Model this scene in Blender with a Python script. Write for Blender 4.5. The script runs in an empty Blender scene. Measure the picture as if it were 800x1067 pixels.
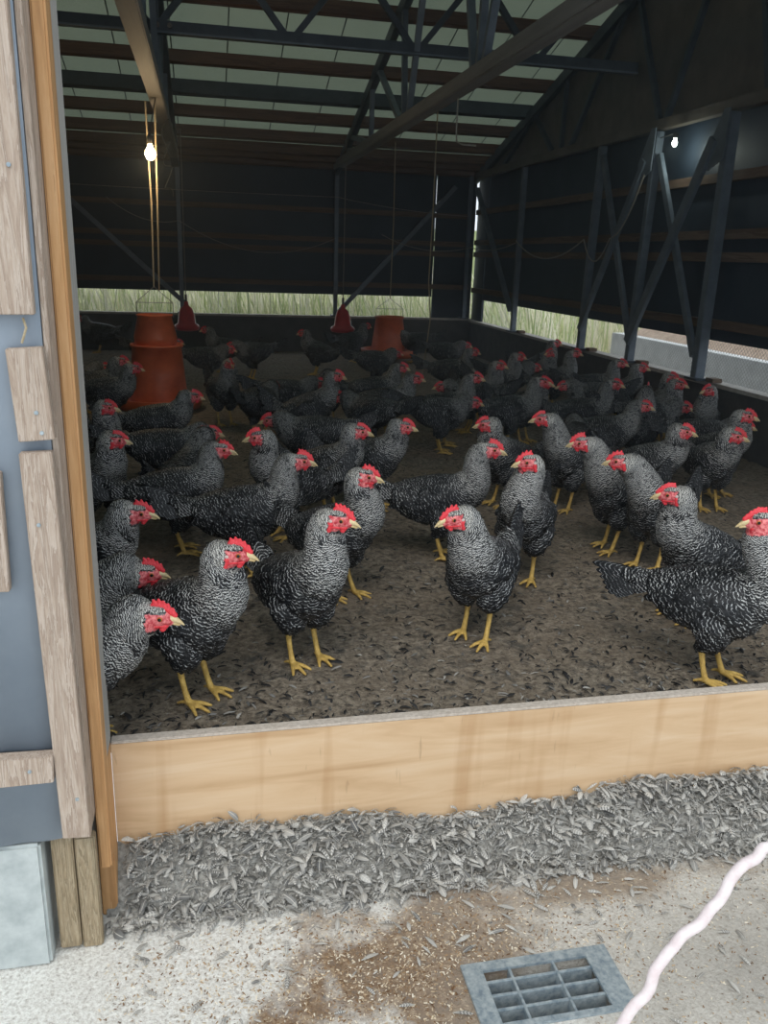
import bpy, bmesh, math, random
import numpy as np
from mathutils import Matrix, Vector
SC = bpy.context.scene
COL = SC.collection
def tag(o, label=None, cat=None, group=None, kind=None):
    if label: o['label'] = label
    if cat: o['category'] = cat
    if group: o['group'] = group
    if kind: o['kind'] = kind
    return o
def thing(name, label, cat, loc=(0, 0, 0), rz=0.0, group=None):
    o = bpy.data.objects.new(name, None); COL.objects.link(o); o.empty_display_size = .05
    o.location = loc; o.rotation_euler = (0, 0, rz); return tag(o, label, cat, group)
SEED = 1
SKY, SUN, EXPO = 1.35, 1.2, 0.0      # overcast sky, veiled sun, exposure
ROOF_T, HEADER, HAZE = .10, 2.55, .02   # translucency of the roofing, height of the doorway, dust in the shed
# ------------------------------------------------------------------ camera, sky, exposure
def setup():
    yaw, pitch, roll, F = math.radians(12.387), math.radians(17.095), math.radians(-1.968), 859.8
    f = Vector((math.sin(yaw)*math.cos(pitch), math.cos(yaw)*math.cos(pitch), -math.sin(pitch)))
    r = Vector((math.cos(yaw), -math.sin(yaw), 0)); d = f.cross(r)
    c, s = math.cos(roll), math.sin(roll)
    R = c*r + s*d; D = -s*r + c*d
    cd = bpy.data.cameras.new('camera'); cam = bpy.data.objects.new('camera', cd); COL.objects.link(cam)
    m = Matrix((R, -D, -f)).transposed().to_4x4(); m.translation = (0, 0, 1.1); cam.matrix_world = m
    cd.sensor_fit = 'VERTICAL'; cd.sensor_height = 24; cd.lens = 24*F/1067; cd.clip_start = .02
    cd.dof.use_dof = False
    SC.camera = cam
    w = bpy.data.worlds.new('overcast'); SC.world = w; w.use_nodes = True; nt = w.node_tree
    bg = nt.nodes['Background']; tc = nt.nodes.new('ShaderNodeTexCoord'); sp = nt.nodes.new('ShaderNodeSeparateXYZ')
    rp = nt.nodes.new('ShaderNodeValToRGB'); nt.links.new(tc.outputs['Generated'], sp.inputs[0]); nt.links.new(sp.outputs[2], rp.inputs[0])
    rp.color_ramp.elements[0].color = (.80, .90, 1.0, 1); rp.color_ramp.elements[1].color = (.86, .94, 1.0, 1)
    nt.links.new(rp.outputs[0], bg.inputs[0]); bg.inputs[1].default_value = SKY
    sd = bpy.data.lights.new('veiled_sun', 'SUN'); sd.energy = SUN; sd.angle = math.radians(35); sd.color = (1, .96, .9)
    so = bpy.data.objects.new('veiled_sun', sd); COL.objects.link(so)
    so.rotation_euler = Vector((.25, .55, -.80)).to_track_quat('-Z', 'Y').to_euler()
    v = SC.view_settings; v.view_transform = 'Standard'; v.look = 'None'; v.gamma = 1; v.use_curve_mapping = False; v.exposure = EXPO

setup()
# ------------------------------------------------------------------ materials
class NT:
    def __init__(s, name):
        s.m = bpy.data.materials.new(name); s.m.use_nodes = True; s.t = s.m.node_tree; s.t.nodes.clear()
        s.out = s.t.nodes.new('ShaderNodeOutputMaterial'); s.b = s.t.nodes.new('ShaderNodeBsdfPrincipled')
        s.t.links.new(s.b.outputs[0], s.out.inputs[0])
    def n(s, kind, **kw):
        x = s.t.nodes.new('ShaderNode'+kind)
        for k, v in kw.items():
            if k.startswith('i_'): s.set(x.inputs[k[2:].replace('_', ' ')], v)
            else: setattr(x, k, v)
        return x
    def set(s, sock, v):
        if hasattr(v, 'is_linked') or isinstance(v, bpy.types.NodeSocket): s.t.links.new(v, sock)
        elif isinstance(v, (tuple, list)) and len(v) == 3 and sock.type == 'RGBA': sock.default_value = (*v, 1)
        else: sock.default_value = v
    def math(s, op, a, b=0.0, clamp=False):
        x = s.t.nodes.new('ShaderNodeMath'); x.operation = op; x.use_clamp = clamp
        s.set(x.inputs[0], a); s.set(x.inputs[1], b); return x.outputs[0]
    def coord(s, kind='Object', scale=(1, 1, 1), rot=(0, 0, 0), loc=(0, 0, 0)):
        tc = s.t.nodes.new('ShaderNodeTexCoord'); mp = s.t.nodes.new('ShaderNodeMapping')
        s.t.links.new(tc.outputs[kind], mp.inputs[0]); mp.inputs['Scale'].default_value = scale; mp.inputs['Rotation'].default_value = rot; mp.inputs['Location'].default_value = loc
        return mp.outputs[0]
    def noise(s, vec, scale, detail=4, rough=.6, dist=0.0):
        x = s.n('TexNoise'); s.set(x.inputs['Vector'], vec); x.inputs['Scale'].default_value = scale
        x.inputs['Detail'].default_value = detail; x.inputs['Roughness'].default_value = rough; x.inputs['Distortion'].default_value = dist
        return x.outputs['Fac']
    def ramp(s, fac, stops, interp='LINEAR'):
        x = s.n('ValToRGB'); s.set(x.inputs[0], fac); r = x.color_ramp; r.interpolation = interp
        while len(r.elements) < len(stops): r.elements.new(.5)
        for e, (p, c) in zip(r.elements, stops):
            e.position = p; e.color = (*c, 1) if len(c) == 3 else c
        return x.outputs[0]
    def mix(s, fac, a, b, mode='MIX'):
        x = s.n('Mix', data_type='RGBA', blend_type=mode); s.set(x.inputs[0], fac); s.set(x.inputs[6], a); s.set(x.inputs[7], b); return x.outputs[2]
    def bump(s, h, strength=.3, dist=.01):
        x = s.n('Bump'); x.inputs['Strength'].default_value = strength; x.inputs['Distance'].default_value = dist
        s.set(x.inputs['Height'], h); s.t.links.new(x.outputs[0], s.b.inputs['Normal']); return x
    def fin(s, col, rough=.7, metal=0.0, spec=.5):
        s.set(s.b.inputs['Base Color'], col); s.set(s.b.inputs['Roughness'], rough); s.set(s.b.inputs['Metallic'], metal)
        s.set(s.b.inputs['Specular IOR Level'], spec); return s.m
M = {}
def simple(name, c1, c2, scale=20, rough=.7, metal=0.0, bump=.15, stretch=(1, 1, 1), spec=.4, detail=5):
    k = NT(name); v = k.coord('Object', stretch); f = k.noise(v, scale, detail)
    k.bump(f, bump, .004); M[name] = k.fin(k.ramp(f, [(.3, c1), (.7, c2)]), rough, metal, spec); return M[name]

# barred feather: pale arcs across a near black vane
k = NT('barred_feather')
at = k.n('Attribute', attribute_name='feather'); sp = k.n('SeparateXYZ'); k.set(sp.inputs[0], at.outputs['Vector'])
pt = k.n('Attribute', attribute_name='plume'); pp = k.n('SeparateXYZ'); k.set(pp.inputs[0], pt.outputs['Vector'])
u, v, rnd = sp.outputs; pal, bars, ln = pp.outputs
wob = k.noise(k.coord('Object'), 160, 2)
ph = k.math('MULTIPLY', k.math('SUBTRACT', 1.0, k.math('ADD', v, k.math('MULTIPLY', k.math('MULTIPLY', u, u), .10))), bars)
ph = k.math('ADD', ph, k.math('ADD', k.math('MULTIPLY', wob, .9), k.math('MULTIPLY', rnd, .45)))
w = k.math('FRACT', ph); d = k.math('ABSOLUTE', k.math('SUBTRACT', w, .5))
th = k.math('MULTIPLY', k.math('ADD', pal, .12), .36)
bar = k.math('MULTIPLY', k.math('SUBTRACT', th, d), 9.0, True)
brk = k.math('MULTIPLY', k.math('SUBTRACT', k.noise(k.coord('Object'), 95, 2, .5, .3), k.math('SUBTRACT', .50, k.math('MULTIPLY', pal, .30))), 9.0, True); bar = k.math('MULTIPLY', bar, k.math('ADD', .16, k.math('MULTIPLY', brk, .84)))
lightc = k.mix(pal, (.50, .52, .54), (.56, .55, .51)); darkc = k.mix(pal, (.004, .005, .007), (.012, .012, .013))
k.bump(k.math('MULTIPLY', k.noise(k.coord('Object'), 400, 2), 1.0), .3, .002)
M['barred_feather'] = k.fin(k.mix(bar, darkc, lightc), .52, 0, .35)
k = NT('underfeather'); vv = k.coord('Object', (1, 1, 1.6)); f1 = k.noise(vv, 110, 3, .6, .6); f2 = k.noise(vv, 40, 2)
k.bump(f1, .5, .003); M['underfeather'] = k.fin(k.ramp(f1, [(.46, (.010, .010, .012)), (.56, (.20, .20, .20))]), .7, 0, .3)
k = NT('red_skin'); vv = k.coord(); f1 = k.noise(vv, 220, 3); f2 = k.ramp(k.noise(vv, 110, 3), [(.38, (0, 0, 0)), (.62, (1, 1, 1))])
k.bump(f1, .6, .002); M['red_skin'] = k.fin(k.mix(f2, (.46, .025, .04), (.84, .26, .26)), .5, 0, .4)
k.b.inputs['Subsurface Weight'].default_value = 0.0
k = NT('red_comb'); vv = k.coord(); f1 = k.noise(vv, 260, 3)
k.bump(f1, .5, .002); M['red_comb'] = k.fin(k.ramp(f1, [(.3, (.62, .018, .030)), (.7, (.86, .07, .09))]), .42, 0, .45)
simple('ear_skin', (.55, .40, .38), (.75, .62, .58), 200, .6)
simple('horn', (.50, .34, .13), (.78, .66, .40), 90, .35, spec=.5)
simple('eye_orange', (.45, .12, .02), (.6, .2, .03), 100, .2)
simple('eye_black', (.004, .004, .004), (.01, .01, .01), 100, .08)
k = NT('yellow_scale'); vv = k.coord('Object', (1, 1, 1)); vo = k.n('TexVoronoi'); k.set(vo.inputs['Vector'], vv); vo.inputs['Scale'].default_value = 240
k.bump(vo.outputs['Distance'], .7, .002); f1 = k.noise(vv, 60, 4)
M['yellow_scale'] = k.fin(k.ramp(f1, [(.25, (.36, .22, .06)), (.6, (.66, .44, .12)), (.85, (.74, .56, .24))]), .55, 0, .35)
# ------------------------------------------------------------------ hens
def catmull(P, n):
    P = np.array(P, float); out = []
    for i in range(len(P) - 1):
        p0 = P[max(i-1, 0)]; p1 = P[i]; p2 = P[i+1]; p3 = P[min(i+2, len(P)-1)]
        for k in range(n):
            t = k / n
            out.append(.5*((2*p1) + (-p0+p2)*t + (2*p0-5*p1+4*p2-p3)*t*t + (-p0+3*p1-3*p2+p3)*t**3))
    out.append(P[-1]); return np.array(out)

def unit(v):
    v = np.array(v, float); return v / (np.linalg.norm(v, axis=-1, keepdims=True) + 1e-12)

def sphere_data(seg=12, ring=8):
    vs = [(0, 0, 1)]
    for i in range(1, ring):
        a = math.pi*i/ring
        for j in range(seg):
            b = 2*math.pi*j/seg
            vs.append((math.sin(a)*math.cos(b), math.sin(a)*math.sin(b), math.cos(a)))
    vs.append((0, 0, -1)); fs = []
    for j in range(seg): fs.append((0, 1+j, 1+(j+1) % seg))
    for i in range(ring-2):
        for j in range(seg):
            a = 1+i*seg+j; b = 1+i*seg+(j+1) % seg
            fs.append((a, a+seg, b+seg, b))
    e = len(vs)-1; s = 1+(ring-2)*seg
    for j in range(seg): fs.append((s+j, e, s+(j+1) % seg))
    return np.array(vs), fs
SPH = sphere_data()

def remeshed(blobs, voxel, name, smooth=0, keep=None):
    """blobs: (centre, 3x3 axes*radii).  Union of ellipsoids grown into one skin."""
    V = []; F = []; o = 0
    for c, A in blobs:
        V.append(SPH[0] @ A + c)
        F += [tuple(i+o for i in f) for f in SPH[1]]; o += len(SPH[0])
    me = bpy.data.meshes.new(name); me.from_pydata(np.vstack(V).tolist(), [], F)
    ob = bpy.data.objects.new(name+'_tmp', me); COL.objects.link(ob)
    m = ob.modifiers.new('r', 'REMESH'); m.mode = 'VOXEL'; m.voxel_size = voxel; m.use_smooth_shade = True
    dg = bpy.context.evaluated_depsgraph_get(); dg.update()
    em = bpy.data.meshes.new_from_object(ob.evaluated_get(dg))
    bpy.data.objects.remove(ob); bpy.data.meshes.remove(me)
    n = len(em.vertices); co = np.empty(n*3); em.vertices.foreach_get('co', co); co = co.reshape(-1, 3)
    if smooth:
        ne = len(em.edges); ed = np.empty(ne*2, int); em.edges.foreach_get('vertices', ed); ed = ed.reshape(-1, 2)
        deg = np.bincount(ed.ravel(), minlength=n)[:, None]
        w = np.ones((n, 1)) if keep is None else keep(co)[:, None]
        for _ in range(smooth):
            s = np.zeros_like(co); np.add.at(s, ed[:, 0], co[ed[:, 1]]); np.add.at(s, ed[:, 1], co[ed[:, 0]])
            co = co + (s/np.maximum(deg, 1) - co)*.6*w
        em.vertices.foreach_set('co', co.ravel())
    em.update(); return em, co

def chain(pts, rad, n, flat=(1, 1, 1)):
    """pts with radii -> list of sphere blobs."""
    Q = catmull(np.hstack([np.array(pts, float), np.array(rad, float).reshape(len(pts), -1)]), n)
    out = []
    for q in Q:
        r = q[3:]
        if len(r) == 1: r = np.array([r[0]]*3)
        else: r = np.array([max(r[0], r[1])*.8, r[0], r[1]])
        out.append((q[:3], np.diag(r*np.array(flat))))
    return out

def head_axes(yaw, pitch=-.12):
    f = np.array([math.cos(yaw)*math.cos(pitch), math.sin(yaw)*math.cos(pitch), math.sin(pitch)])
    l = np.array([-math.sin(yaw), math.cos(yaw), 0.0]); u = np.cross(f, l)
    return f, l, u

def rotpitch(p, a, c=(0, 0, .20)):
    """tilt the body front-up by a about the hip"""
    p = np.array(p, float) - c; ca, sa = math.cos(a), math.sin(a)
    return np.stack([p[..., 0]*ca - p[..., 2]*sa, p[..., 1], p[..., 0]*sa + p[..., 2]*ca], -1) + c

HEN = {}; HS = 1.14     # head size
def hen_mesh(P, hyaw, pitch, tail, seed, fine=1.0, step=0.0, hp=-.12):
    """P: head centre in the hen's frame, hyaw: where the head looks, pitch: body tilt, tail: tail lift."""
    key = (tuple(np.round(P, 3)), round(hyaw, 2), round(pitch, 2), round(tail, 2), seed, fine, round(step, 3), hp)
    if key in HEN: return HEN[key]
    rng = np.random.default_rng(seed)
    P = np.array(P, float)
    tors = [(-.185, 0, .275), (-.145, 0, .262), (-.09, 0, .245), (-.02, 0, .235), (.045, 0, .237), (.09, 0, .262)]
    trad = [(.030, .035), (.062, .056), (.084, .082), (.093, .095), (.086, .090), (.062, .066)]
    T = rotpitch(tors, pitch)
    blobs = chain(T, trad, 5)
    nodes = [(b[0], None, 'torso') for b in blobs]
    fwd = rotpitch((1, 0, 0), pitch, (0, 0, 0))
    # neck
    n0 = T[-1] + fwd*.0; d = P - n0; L = np.linalg.norm(d)
    f, l, u = head_axes(hyaw, hp)
    nb = P - f*.016 - u*.010
    m1 = n0 + (fwd*.6 + np.array([0, 0, .55]))*L*.30
    m2 = n0 + (nb-n0)*.68 + np.array([-.10*L, 0, .0])*.6 + np.array([0, 0, .02])
    neck = [n0, m1, m2, nb]
    nr = [(.068, .075), (.062, .068), (.046, .052), (.030, .032)]
    nblob = chain(neck, nr, 7); blobs += nblob
    nk = np.array([b[0] for b in nblob])
    # head
    A = np.array([f*.030, l*.0205, u*.0225])*HS; blobs.append((P, A))
    blobs.append((P + (f*.019 - u*.003)*HS, np.array([f*.019, l*.0125, u*.0135])*HS))
    # tail stump
    ta = tail
    td = np.array([-math.cos(ta), 0, math.sin(ta)])
    t0 = T[0] + np.array([.01, 0, .0])
    for k in range(5):
        s = k/4
        blobs.append((t0 + td*.065*s, np.diag([.028, .036-.012*s, .036-.010*s])))
    # wings
    for sgn in (1, -1):
        for (x, z, a, c) in ((.02, .250, .050, .036), (-.03, .252, .065, .046), (-.09, .250, .06, .038), (-.135, .25, .035, .024)):
            c0 = rotpitch((x, sgn*(.072 - max(0, -x-.03)*.22), z), pitch)
            blobs.append((c0, np.diag([a, .020, c])))
    # thighs, shanks, toes
    legs = []; keepz = .115
    for sgn in (1, -1):
        st = step*sgn
        hip = rotpitch((-.005, sgn*.041, .195), pitch*.4)
        hock = np.array([-.028+st*.6, sgn*.041, .112]); foot = np.array([.002+st, sgn*.043, .012])
        blobs += chain([hip, (hip+hock)/2 + [.012, 0, -.004], hock], [.056, .042, .0145], 5)
        blobs += chain([hock, hock*.45+foot*.55+[-.003, 0, 0], foot], [.0105, .0082, .0092], 7)
        for ang, ln in ((0, .066), (.52, .056), (-.52, .056), (math.pi-.25*sgn, .030)):
            dx, dy = math.cos(ang), math.sin(ang)
            r0, r1 = (.0078, .0045) if ln > .04 else (.006, .004)
            blobs += chain([foot - [0, 0, .002], foot + [dx*ln*.55, dy*ln*.55, -.0015], foot + [dx*ln, dy*ln, -.0075]], [r0, r0*.82, r1], 5)
        legs.append((hock, foot))
    vox = .0034 if fine >= 1 else .0042
    me, co = remeshed(blobs, vox, 'hen_body', 6, keep=lambda c: np.clip((c[:, 2]-.10)/.03, 0.06, 1))
    nv = len(co); no = np.empty(nv*3); me.vertices.foreach_get('normal', no); no = no.reshape(-1, 3)
    # zones
    hl = (co - P)/HS; a_ = hl @ f; b_ = hl @ l; c_ = hl @ u
    hd = np.sqrt((a_/.034)**2 + (b_/.026)**2 + (c_/.028)**2)
    inhead = hd < 1.28
    face = inhead & (a_ > -.015 + .003*np.sin(c_*400)) & (c_ < .0125 - .10*np.clip(a_-.012, 0, 1)) & (c_ > -.024)
    face |= (a_ > .019) & inhead
    near_face = inhead & (a_ > -.0165) & (c_ < .016 - .10*np.clip(a_-.012, 0, 1)) & (c_ > -.030)
    shank = co[:, 2] < .104
    # per-face material
    npol = len(me.polygons); lt = np.empty(npol, int); ls = np.empty(npol, int)
    me.polygons.foreach_get('loop_start', ls)
    lv = np.empty(len(me.loops), int); me.loops.foreach_get('vertex_index', lv)
    fv = lv[ls]
    base_poly_mat = np.where(face[fv], 1, np.where(shank[fv], 2, 0))
    # feather flow
    dn = np.linalg.norm(co[:, None, :] - nk[None, 7:, :], axis=2); jn = dn.argmin(1)+7; dmin = dn.min(1)
    ntan = unit(np.gradient(nk, axis=0)); rn = np.linspace(.066, .024, len(nk))
    wn = np.clip(1.35 - dmin/(rn[jn]+.012), 0, 1)
    wn = np.clip(wn*2.2, 0, 1); wn[inhead] = 1
    back = np.tile(-fwd, (nv, 1)); 
    breast = np.clip((co[:, 0]-.01)/.08, 0, 1)*np.clip((.30-co[:, 2])/.08+.3, 0, 1)
    back = back + np.array([0, 0, -1.0])*(.22 + breast*1.1)[:, None]
    thigh = np.clip((.175-co[:, 2])/.04, 0, 1)
    back = back*(1-thigh[:, None]*.8) + np.array([-.15, 0, -1])*thigh[:, None]
    tz = np.clip((-.16-co[:, 0])/.03, 0, 1)[:, None]; back = back*(1-tz) + td*tz
    flow = unit(back)*(1-wn[:, None]) + (-ntan[jn])*wn[:, None]
    flow[inhead] = (-f*.9 - u*.35)
    flow = flow + rng.normal(0, .17, (nv, 3))
    flow = flow - no*np.sum(flow*no, 1, keepdims=True); flow = unit(flow)
    # sizes
    side = np.abs(co[:, 1]) > .070
    isw = side & (co[:, 0] < .07) & (co[:, 2] > .205+pitch*co[:, 0]) & (wn < .3)
    ln = .034*(1-wn) + .019*wn; wd = .022*(1-wn) + .0095*wn; pale = .27*(1-wn) + .66*wn
    tip = np.clip(wn*1.3-.3, 0, 1)*np.clip((co[:, 2]-P[2]+.10)/.08, 0, 1)
    ln = ln*(1-.4*tip); wd = wd*(1-.35*tip)
    ln[isw] = .040; wd[isw] = .021; pale[isw] = .20
    ln[inhead] = .009; wd[inhead] = .0065; pale[inhead] = .95
    lowz = thigh > .3; ln[lowz] = .030; wd[lowz] = .015; pale[lowz] = .20
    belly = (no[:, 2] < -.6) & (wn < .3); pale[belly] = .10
    rumpz = (co[:, 0] < -.12) & (no[:, 2] > .2); pale[rumpz] = .34
    ok = ~face & ~near_face & ~shank & ~((co[:, 2] < .118))
    # the smaller the feathers the denser they sit
    sp = np.where(inhead, .0042, np.where(wn > .35, .0064, .0108))/ (1.0 if fine >= 1 else .72)
    order = rng.permutation(np.nonzero(ok)[0]); sel = []
    for s0 in np.unique(sp):
        idx = order[sp[order] == s0]
        k = np.floor(co[idx]/s0).astype(int); _, first = np.unique(k, axis=0, return_index=True)
        sel.append(idx[first])
    sel = np.concatenate(sel)
    # feather cards: root, dir, side, normal, length, width, pale, bars, lift, curl
    wsel = wn[sel][:, None]; R = co[sel] + no[sel]*(-.0012 + .0022*wsel); D = flow[sel]; N = no[sel]; 
    LN = ln[sel]*rng.uniform(.85, 1.15, len(sel)); WD = wd[sel]*rng.uniform(.9, 1.1, len(sel))
    PA = np.clip(pale[sel] + rng.normal(0, .06, len(sel)), 0, 1); LI = .10 + .14*wn[sel]; 
    BA = np.where(wn[sel] > .5, 3.1, 3.5); BA[inhead[sel]] = 1.6
    CU = np.where(LN > .025, .0, .0)
    # wing quills along the lower rear wing edge, and the tail
    qR, qD, qN, qL, qW, qP, qB = [], [], [], [], [], [], []
    for sgn in (1, -1):
        for row, (nq, z0, l0, l1) in enumerate(((9, .232, .085, .12), (8, .252, .065, .085))):
            for k in range(nq):
                s = k/(nq-1)
                r = rotpitch((.025-.12*s, sgn*(.088-.024*s*s+.004*(1-row)), z0+.012*s), pitch)
                dd = rotpitch((-1, -sgn*.20, -.10+.10*s), pitch, (0, 0, 0))
                qR.append(r); qD.append(unit(dd)); qN.append(unit((0, sgn, .35+.1*s)))
                qL.append(l0+(l1-l0)*s); qW.append(.026); qP.append(.22 if row == 0 else .30); qB.append(9)
    nt = 14
    for k in range(nt):
        sgn = 1 if k % 2 else -1; s = (k//2)/(nt/2-1)
        r = t0 + td*(.035) + np.array([0, sgn*(.006+.012*s), .012-.030*s])
        el = ta + .10 - .50*s
        dd = unit((-math.cos(el), sgn*(.10+.20*s), math.sin(el)))
        qR.append(r); qD.append(dd); qN.append(unit((math.sin(el)*.4, sgn*1.0, .55)))
        qL.append(.150 + .028*rng.random() - .075*s); qW.append(.027); qP.append(.16); qB.append(11)
    for k in range(10):   # softer coverts over the tail root
        sgn = 1 if k % 2 else -1; s = (k//2)/4
        r = t0 + np.array([.015, sgn*(.010+.022*s), .030-.022*s])
        dd = unit((-math.cos(ta-.1), sgn*.16, math.sin(ta-.1-.35*s)))
        qR.append(r); qD.append(dd); qN.append(unit((0, sgn*(.3+s), 1)))
        qL.append(.085); qW.append(.026); qP.append(.35); qB.append(8)
    R = np.vstack([R, qR]); D = np.vstack([D, qD]); N = np.vstack([N, qN])
    LN = np.concatenate([LN, qL]); WD = np.concatenate([WD, qW]); PA = np.concatenate([PA, qP]); BA = np.concatenate([BA, qB])
    LI = np.concatenate([LI, np.full(len(qL), .02)]); CU = np.concatenate([CU, np.full(len(qL), -.16)])
    N = unit(N - D*np.sum(N*D, 1, keepdims=True)); S = np.cross(N, D)
    rows = [(0, .35), (.25, .78), (.55, 1.0), (.8, .92), (.94, .62), (1.0, .22)]
    nf = len(R); G = []; U = []
    for v, w in rows:
        for j in (-1, 0, 1):
            h = LI*LN*v - CU*0 + CU*LN*v*v
            cup = (1-abs(j))*WD*.10
            G.append(R + D*(LN*v*(1 if j == 0 else .985))[:, None] + S*(WD*.5*w*j)[:, None] + N*(h + cup)[:, None])
            U.append((j*w, v))
    nr_ = len(rows)*3
    G = np.stack(G, 1).reshape(-1, 3)
    quads = []
    for i in range(len(rows)-1):
        for j in range(2):
            a0 = i*3+j; quads.append((a0, a0+1, a0+4, a0+3))
    quads = np.array(quads); Q = (quads[None] + (np.arange(nf)*nr_)[:, None, None]).reshape(-1, 4)
    # assemble one mesh: skin and plumage
    lvs = []; starts = []
    tot = np.empty(npol, int); me.polygons.foreach_get('loop_total', tot)
    out = bpy.data.meshes.new('hen_body')
    nV = nv + len(G); out.vertices.add(nV); out.vertices.foreach_set('co', np.vstack([co, G]).ravel())
    loops = np.concatenate([lv, (Q+nv).ravel()]); out.loops.add(len(loops)); out.loops.foreach_set('vertex_index', loops)
    LS = np.concatenate([ls, len(lv)+np.arange(len(Q))*4]); out.polygons.add(len(LS)); out.polygons.foreach_set('loop_start', LS)
    mats = np.concatenate([base_poly_mat, np.full(len(Q), 3)]); out.polygons.foreach_set('material_index', mats)
    out.polygons.foreach_set('use_smooth', np.ones(len(LS), bool))
    at = out.attributes.new('feather', 'FLOAT_VECTOR', 'POINT')     # across, along, individual
    rn_ = rng.random(nf)
    Fv = np.zeros((nV, 3)); Ua = np.array(U)
    Fv[nv:, 0] = np.tile(Ua[:, 0], nf); Fv[nv:, 1] = np.tile(Ua[:, 1], nf); Fv[nv:, 2] = np.repeat(rn_, nr_)
    at.data.foreach_set('vector', Fv.ravel())
    at = out.attributes.new('plume', 'FLOAT_VECTOR', 'POINT')       # barring share, bar count, length
    Fp = np.zeros((nV, 3)); Fp[nv:, 0] = np.repeat(PA, nr_); Fp[nv:, 1] = np.repeat(BA, nr_); Fp[nv:, 2] = np.repeat(LN*10, nr_)
    at.data.foreach_set('vector', Fp.ravel())
    out.update(calc_edges=True); out.validate()
    for m in (M['underfeather'], M['red_skin'], M['yellow_scale'], M['barred_feather']): out.materials.append(m)
    bpy.data.meshes.remove(me)
    HEN[key] = (out, P, f, l, u); return HEN[key]

def comb_mesh(v):
    rng = np.random.default_rng(50+v); bl = []
    n = [5, 5, 4, 6][v]; hh = [.016, .019, .016, .013][v]
    def add(a, c, r, ry): bl.append((np.array([a, 0, c]), np.diag([r, ry, r])))
    for k in range(12):
        s = k/11; add(.034-.042*s, .007+.016*math.sin(s*2.0)+.002, .0066, .0050)
    for k in range(n):
        s = (k+.35)/n; a = .034-.042*s; base = .009+.016*math.sin(s*2.0); top = .74*hh*(.55+.45*math.sin(.6+s*2.2))*rng.uniform(.9, 1.1)
        for q in range(7):
            t = q/6; add(a-.006*t*(s+.2), base+top*t, .0060-.0028*t, .0042-.0018*t)
    me, co = remeshed(bl, .0014, 'comb', 1); me.materials.append(M['red_comb']); return me

def wattle_mesh(sg):
    bl = []
    for q in range(6):
        t = q/5; bl.append((np.array([.020-.005*t, sg*(.007+.002*t), -.012-.008*t]), np.diag([.0062, .0032, .0056])))
        bl.append((np.array([.018-.030*t, sg*(.010+.009*t), -.012-.001*t]), np.diag([.006, .0034, .0040])))
    for q in range(4):
        t = q/3; bl.append((np.array([-.013-.002*t, sg*(.0205-.001*t), -.007-.014*t]), np.diag([.0068, .0035, .0065])))
    me, co = remeshed(bl, .0014, 'wattle', 1); me.materials.append(M['red_comb']); return me

def ear_mesh(sg):
    me, co = remeshed([(np.array([-.0135, sg*.0212, .001]), np.diag([.0048, .0026, .0042]))], .0012, 'earlobe', 1)
    me.materials.append(M['ear_skin']); return me

def beak_mesh():
    bl = []
    for q in range(11):   # upper, hooked
        t = q/10; bl.append((np.array([.028+.025*t, 0, .0015-.010*t*t]), np.diag([.0055-.003*t, .0072*(1-t)+.0016, .0068*(1-t)**.8+.0016])))
    for q in range(8):
        t = q/7; bl.append((np.array([.028+.015*t, 0, -.0075-.0025*t]), np.diag([.004, .0052*(1-t)+.0018, .0026])))
    me, co = remeshed(bl, .0011, 'beak', 1); me.materials.append(M['horn']); return me

def eye_mesh():
    V, F = SPH; me = bpy.data.meshes.new('eye'); V2 = np.stack([V[:, 0], V[:, 2], -V[:, 1]], 1)
    me.from_pydata((V2*[.0052, .0030, .0052]).tolist(), [], F)
    me.materials.append(M['eye_orange']); me.materials.append(M['eye_black'])
    for p in me.polygons:
        p.use_smooth = True
        if abs(p.center[1]) > .0022: p.material_index = 1
    return me

def make_hen(name, label, cat, group, x, y, rz, P, hyaw, pitch, tail, seed, scale=1.0, fine=1.0, step=0.0, comb=0, hp=-.12, z=0.0):
    body, Pc, f, l, u = hen_mesh(P, hyaw, pitch, tail, seed, fine, step, hp)
    t = thing(name, label, cat, (x, y, z), rz, group); t.scale = (scale,)*3
    b = bpy.data.objects.new('body', body); COL.objects.link(b); b.parent = t
    mt = Matrix(((f[0], l[0], u[0], Pc[0]), (f[1], l[1], u[1], Pc[1]), (f[2], l[2], u[2], Pc[2]), (0, 0, 0, 1))) @ Matrix.Scale(HS, 4)
    for nm, me in (('comb', HP['comb'][comb]), ('wattle', HP['wattle'][0]), ('wattle', HP['wattle'][1]), ('earlobe', HP['ear'][0]), ('earlobe', HP['ear'][1]), ('beak', HP['beak'])):
        o = bpy.data.objects.new(nm, me); COL.objects.link(o); o.parent = t; o.matrix_local = mt
    for s in (1, -1):
        o = bpy.data.objects.new('eye', HP['eye']); COL.objects.link(o); o.parent = t
        o.matrix_local = mt @ Matrix.Translation((.010, s*.0186, .0045))
    return t
# ------------------------------------------------------------------ scene materials
def wood(name, c1, c2, c3, axis=2, scale=14, rough=.7, bump=.3, ringy=9):
    k = NT(name); sc = [scale*1.0]*3; sc[axis] = scale*.06
    v = k.coord('Object', tuple(sc)); f = k.noise(v, 1.6, 7, .62, .7); f2 = k.noise(v, 7, 4, .7); f3 = k.noise(k.coord('Object'), 3.5, 4)
    ring = k.math('FRACT', k.math('MULTIPLY', f, ringy)); g = k.math('ADD', k.math('MULTIPLY', ring, .5), k.math('MULTIPLY', f2, .5))
    col = k.ramp(g, [(.15, c1), (.5, c2), (.85, c3)]); col = k.mix(k.math('MULTIPLY', f3, .5), col, c1)
    k.bump(g, bump, .003); M[name] = k.fin(col, rough, 0, .25); return k
wood('weathered_batten', (.30, .22, .17), (.50, .40, .32), (.66, .57, .49), 2, 40, .8, .6, 7)
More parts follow.
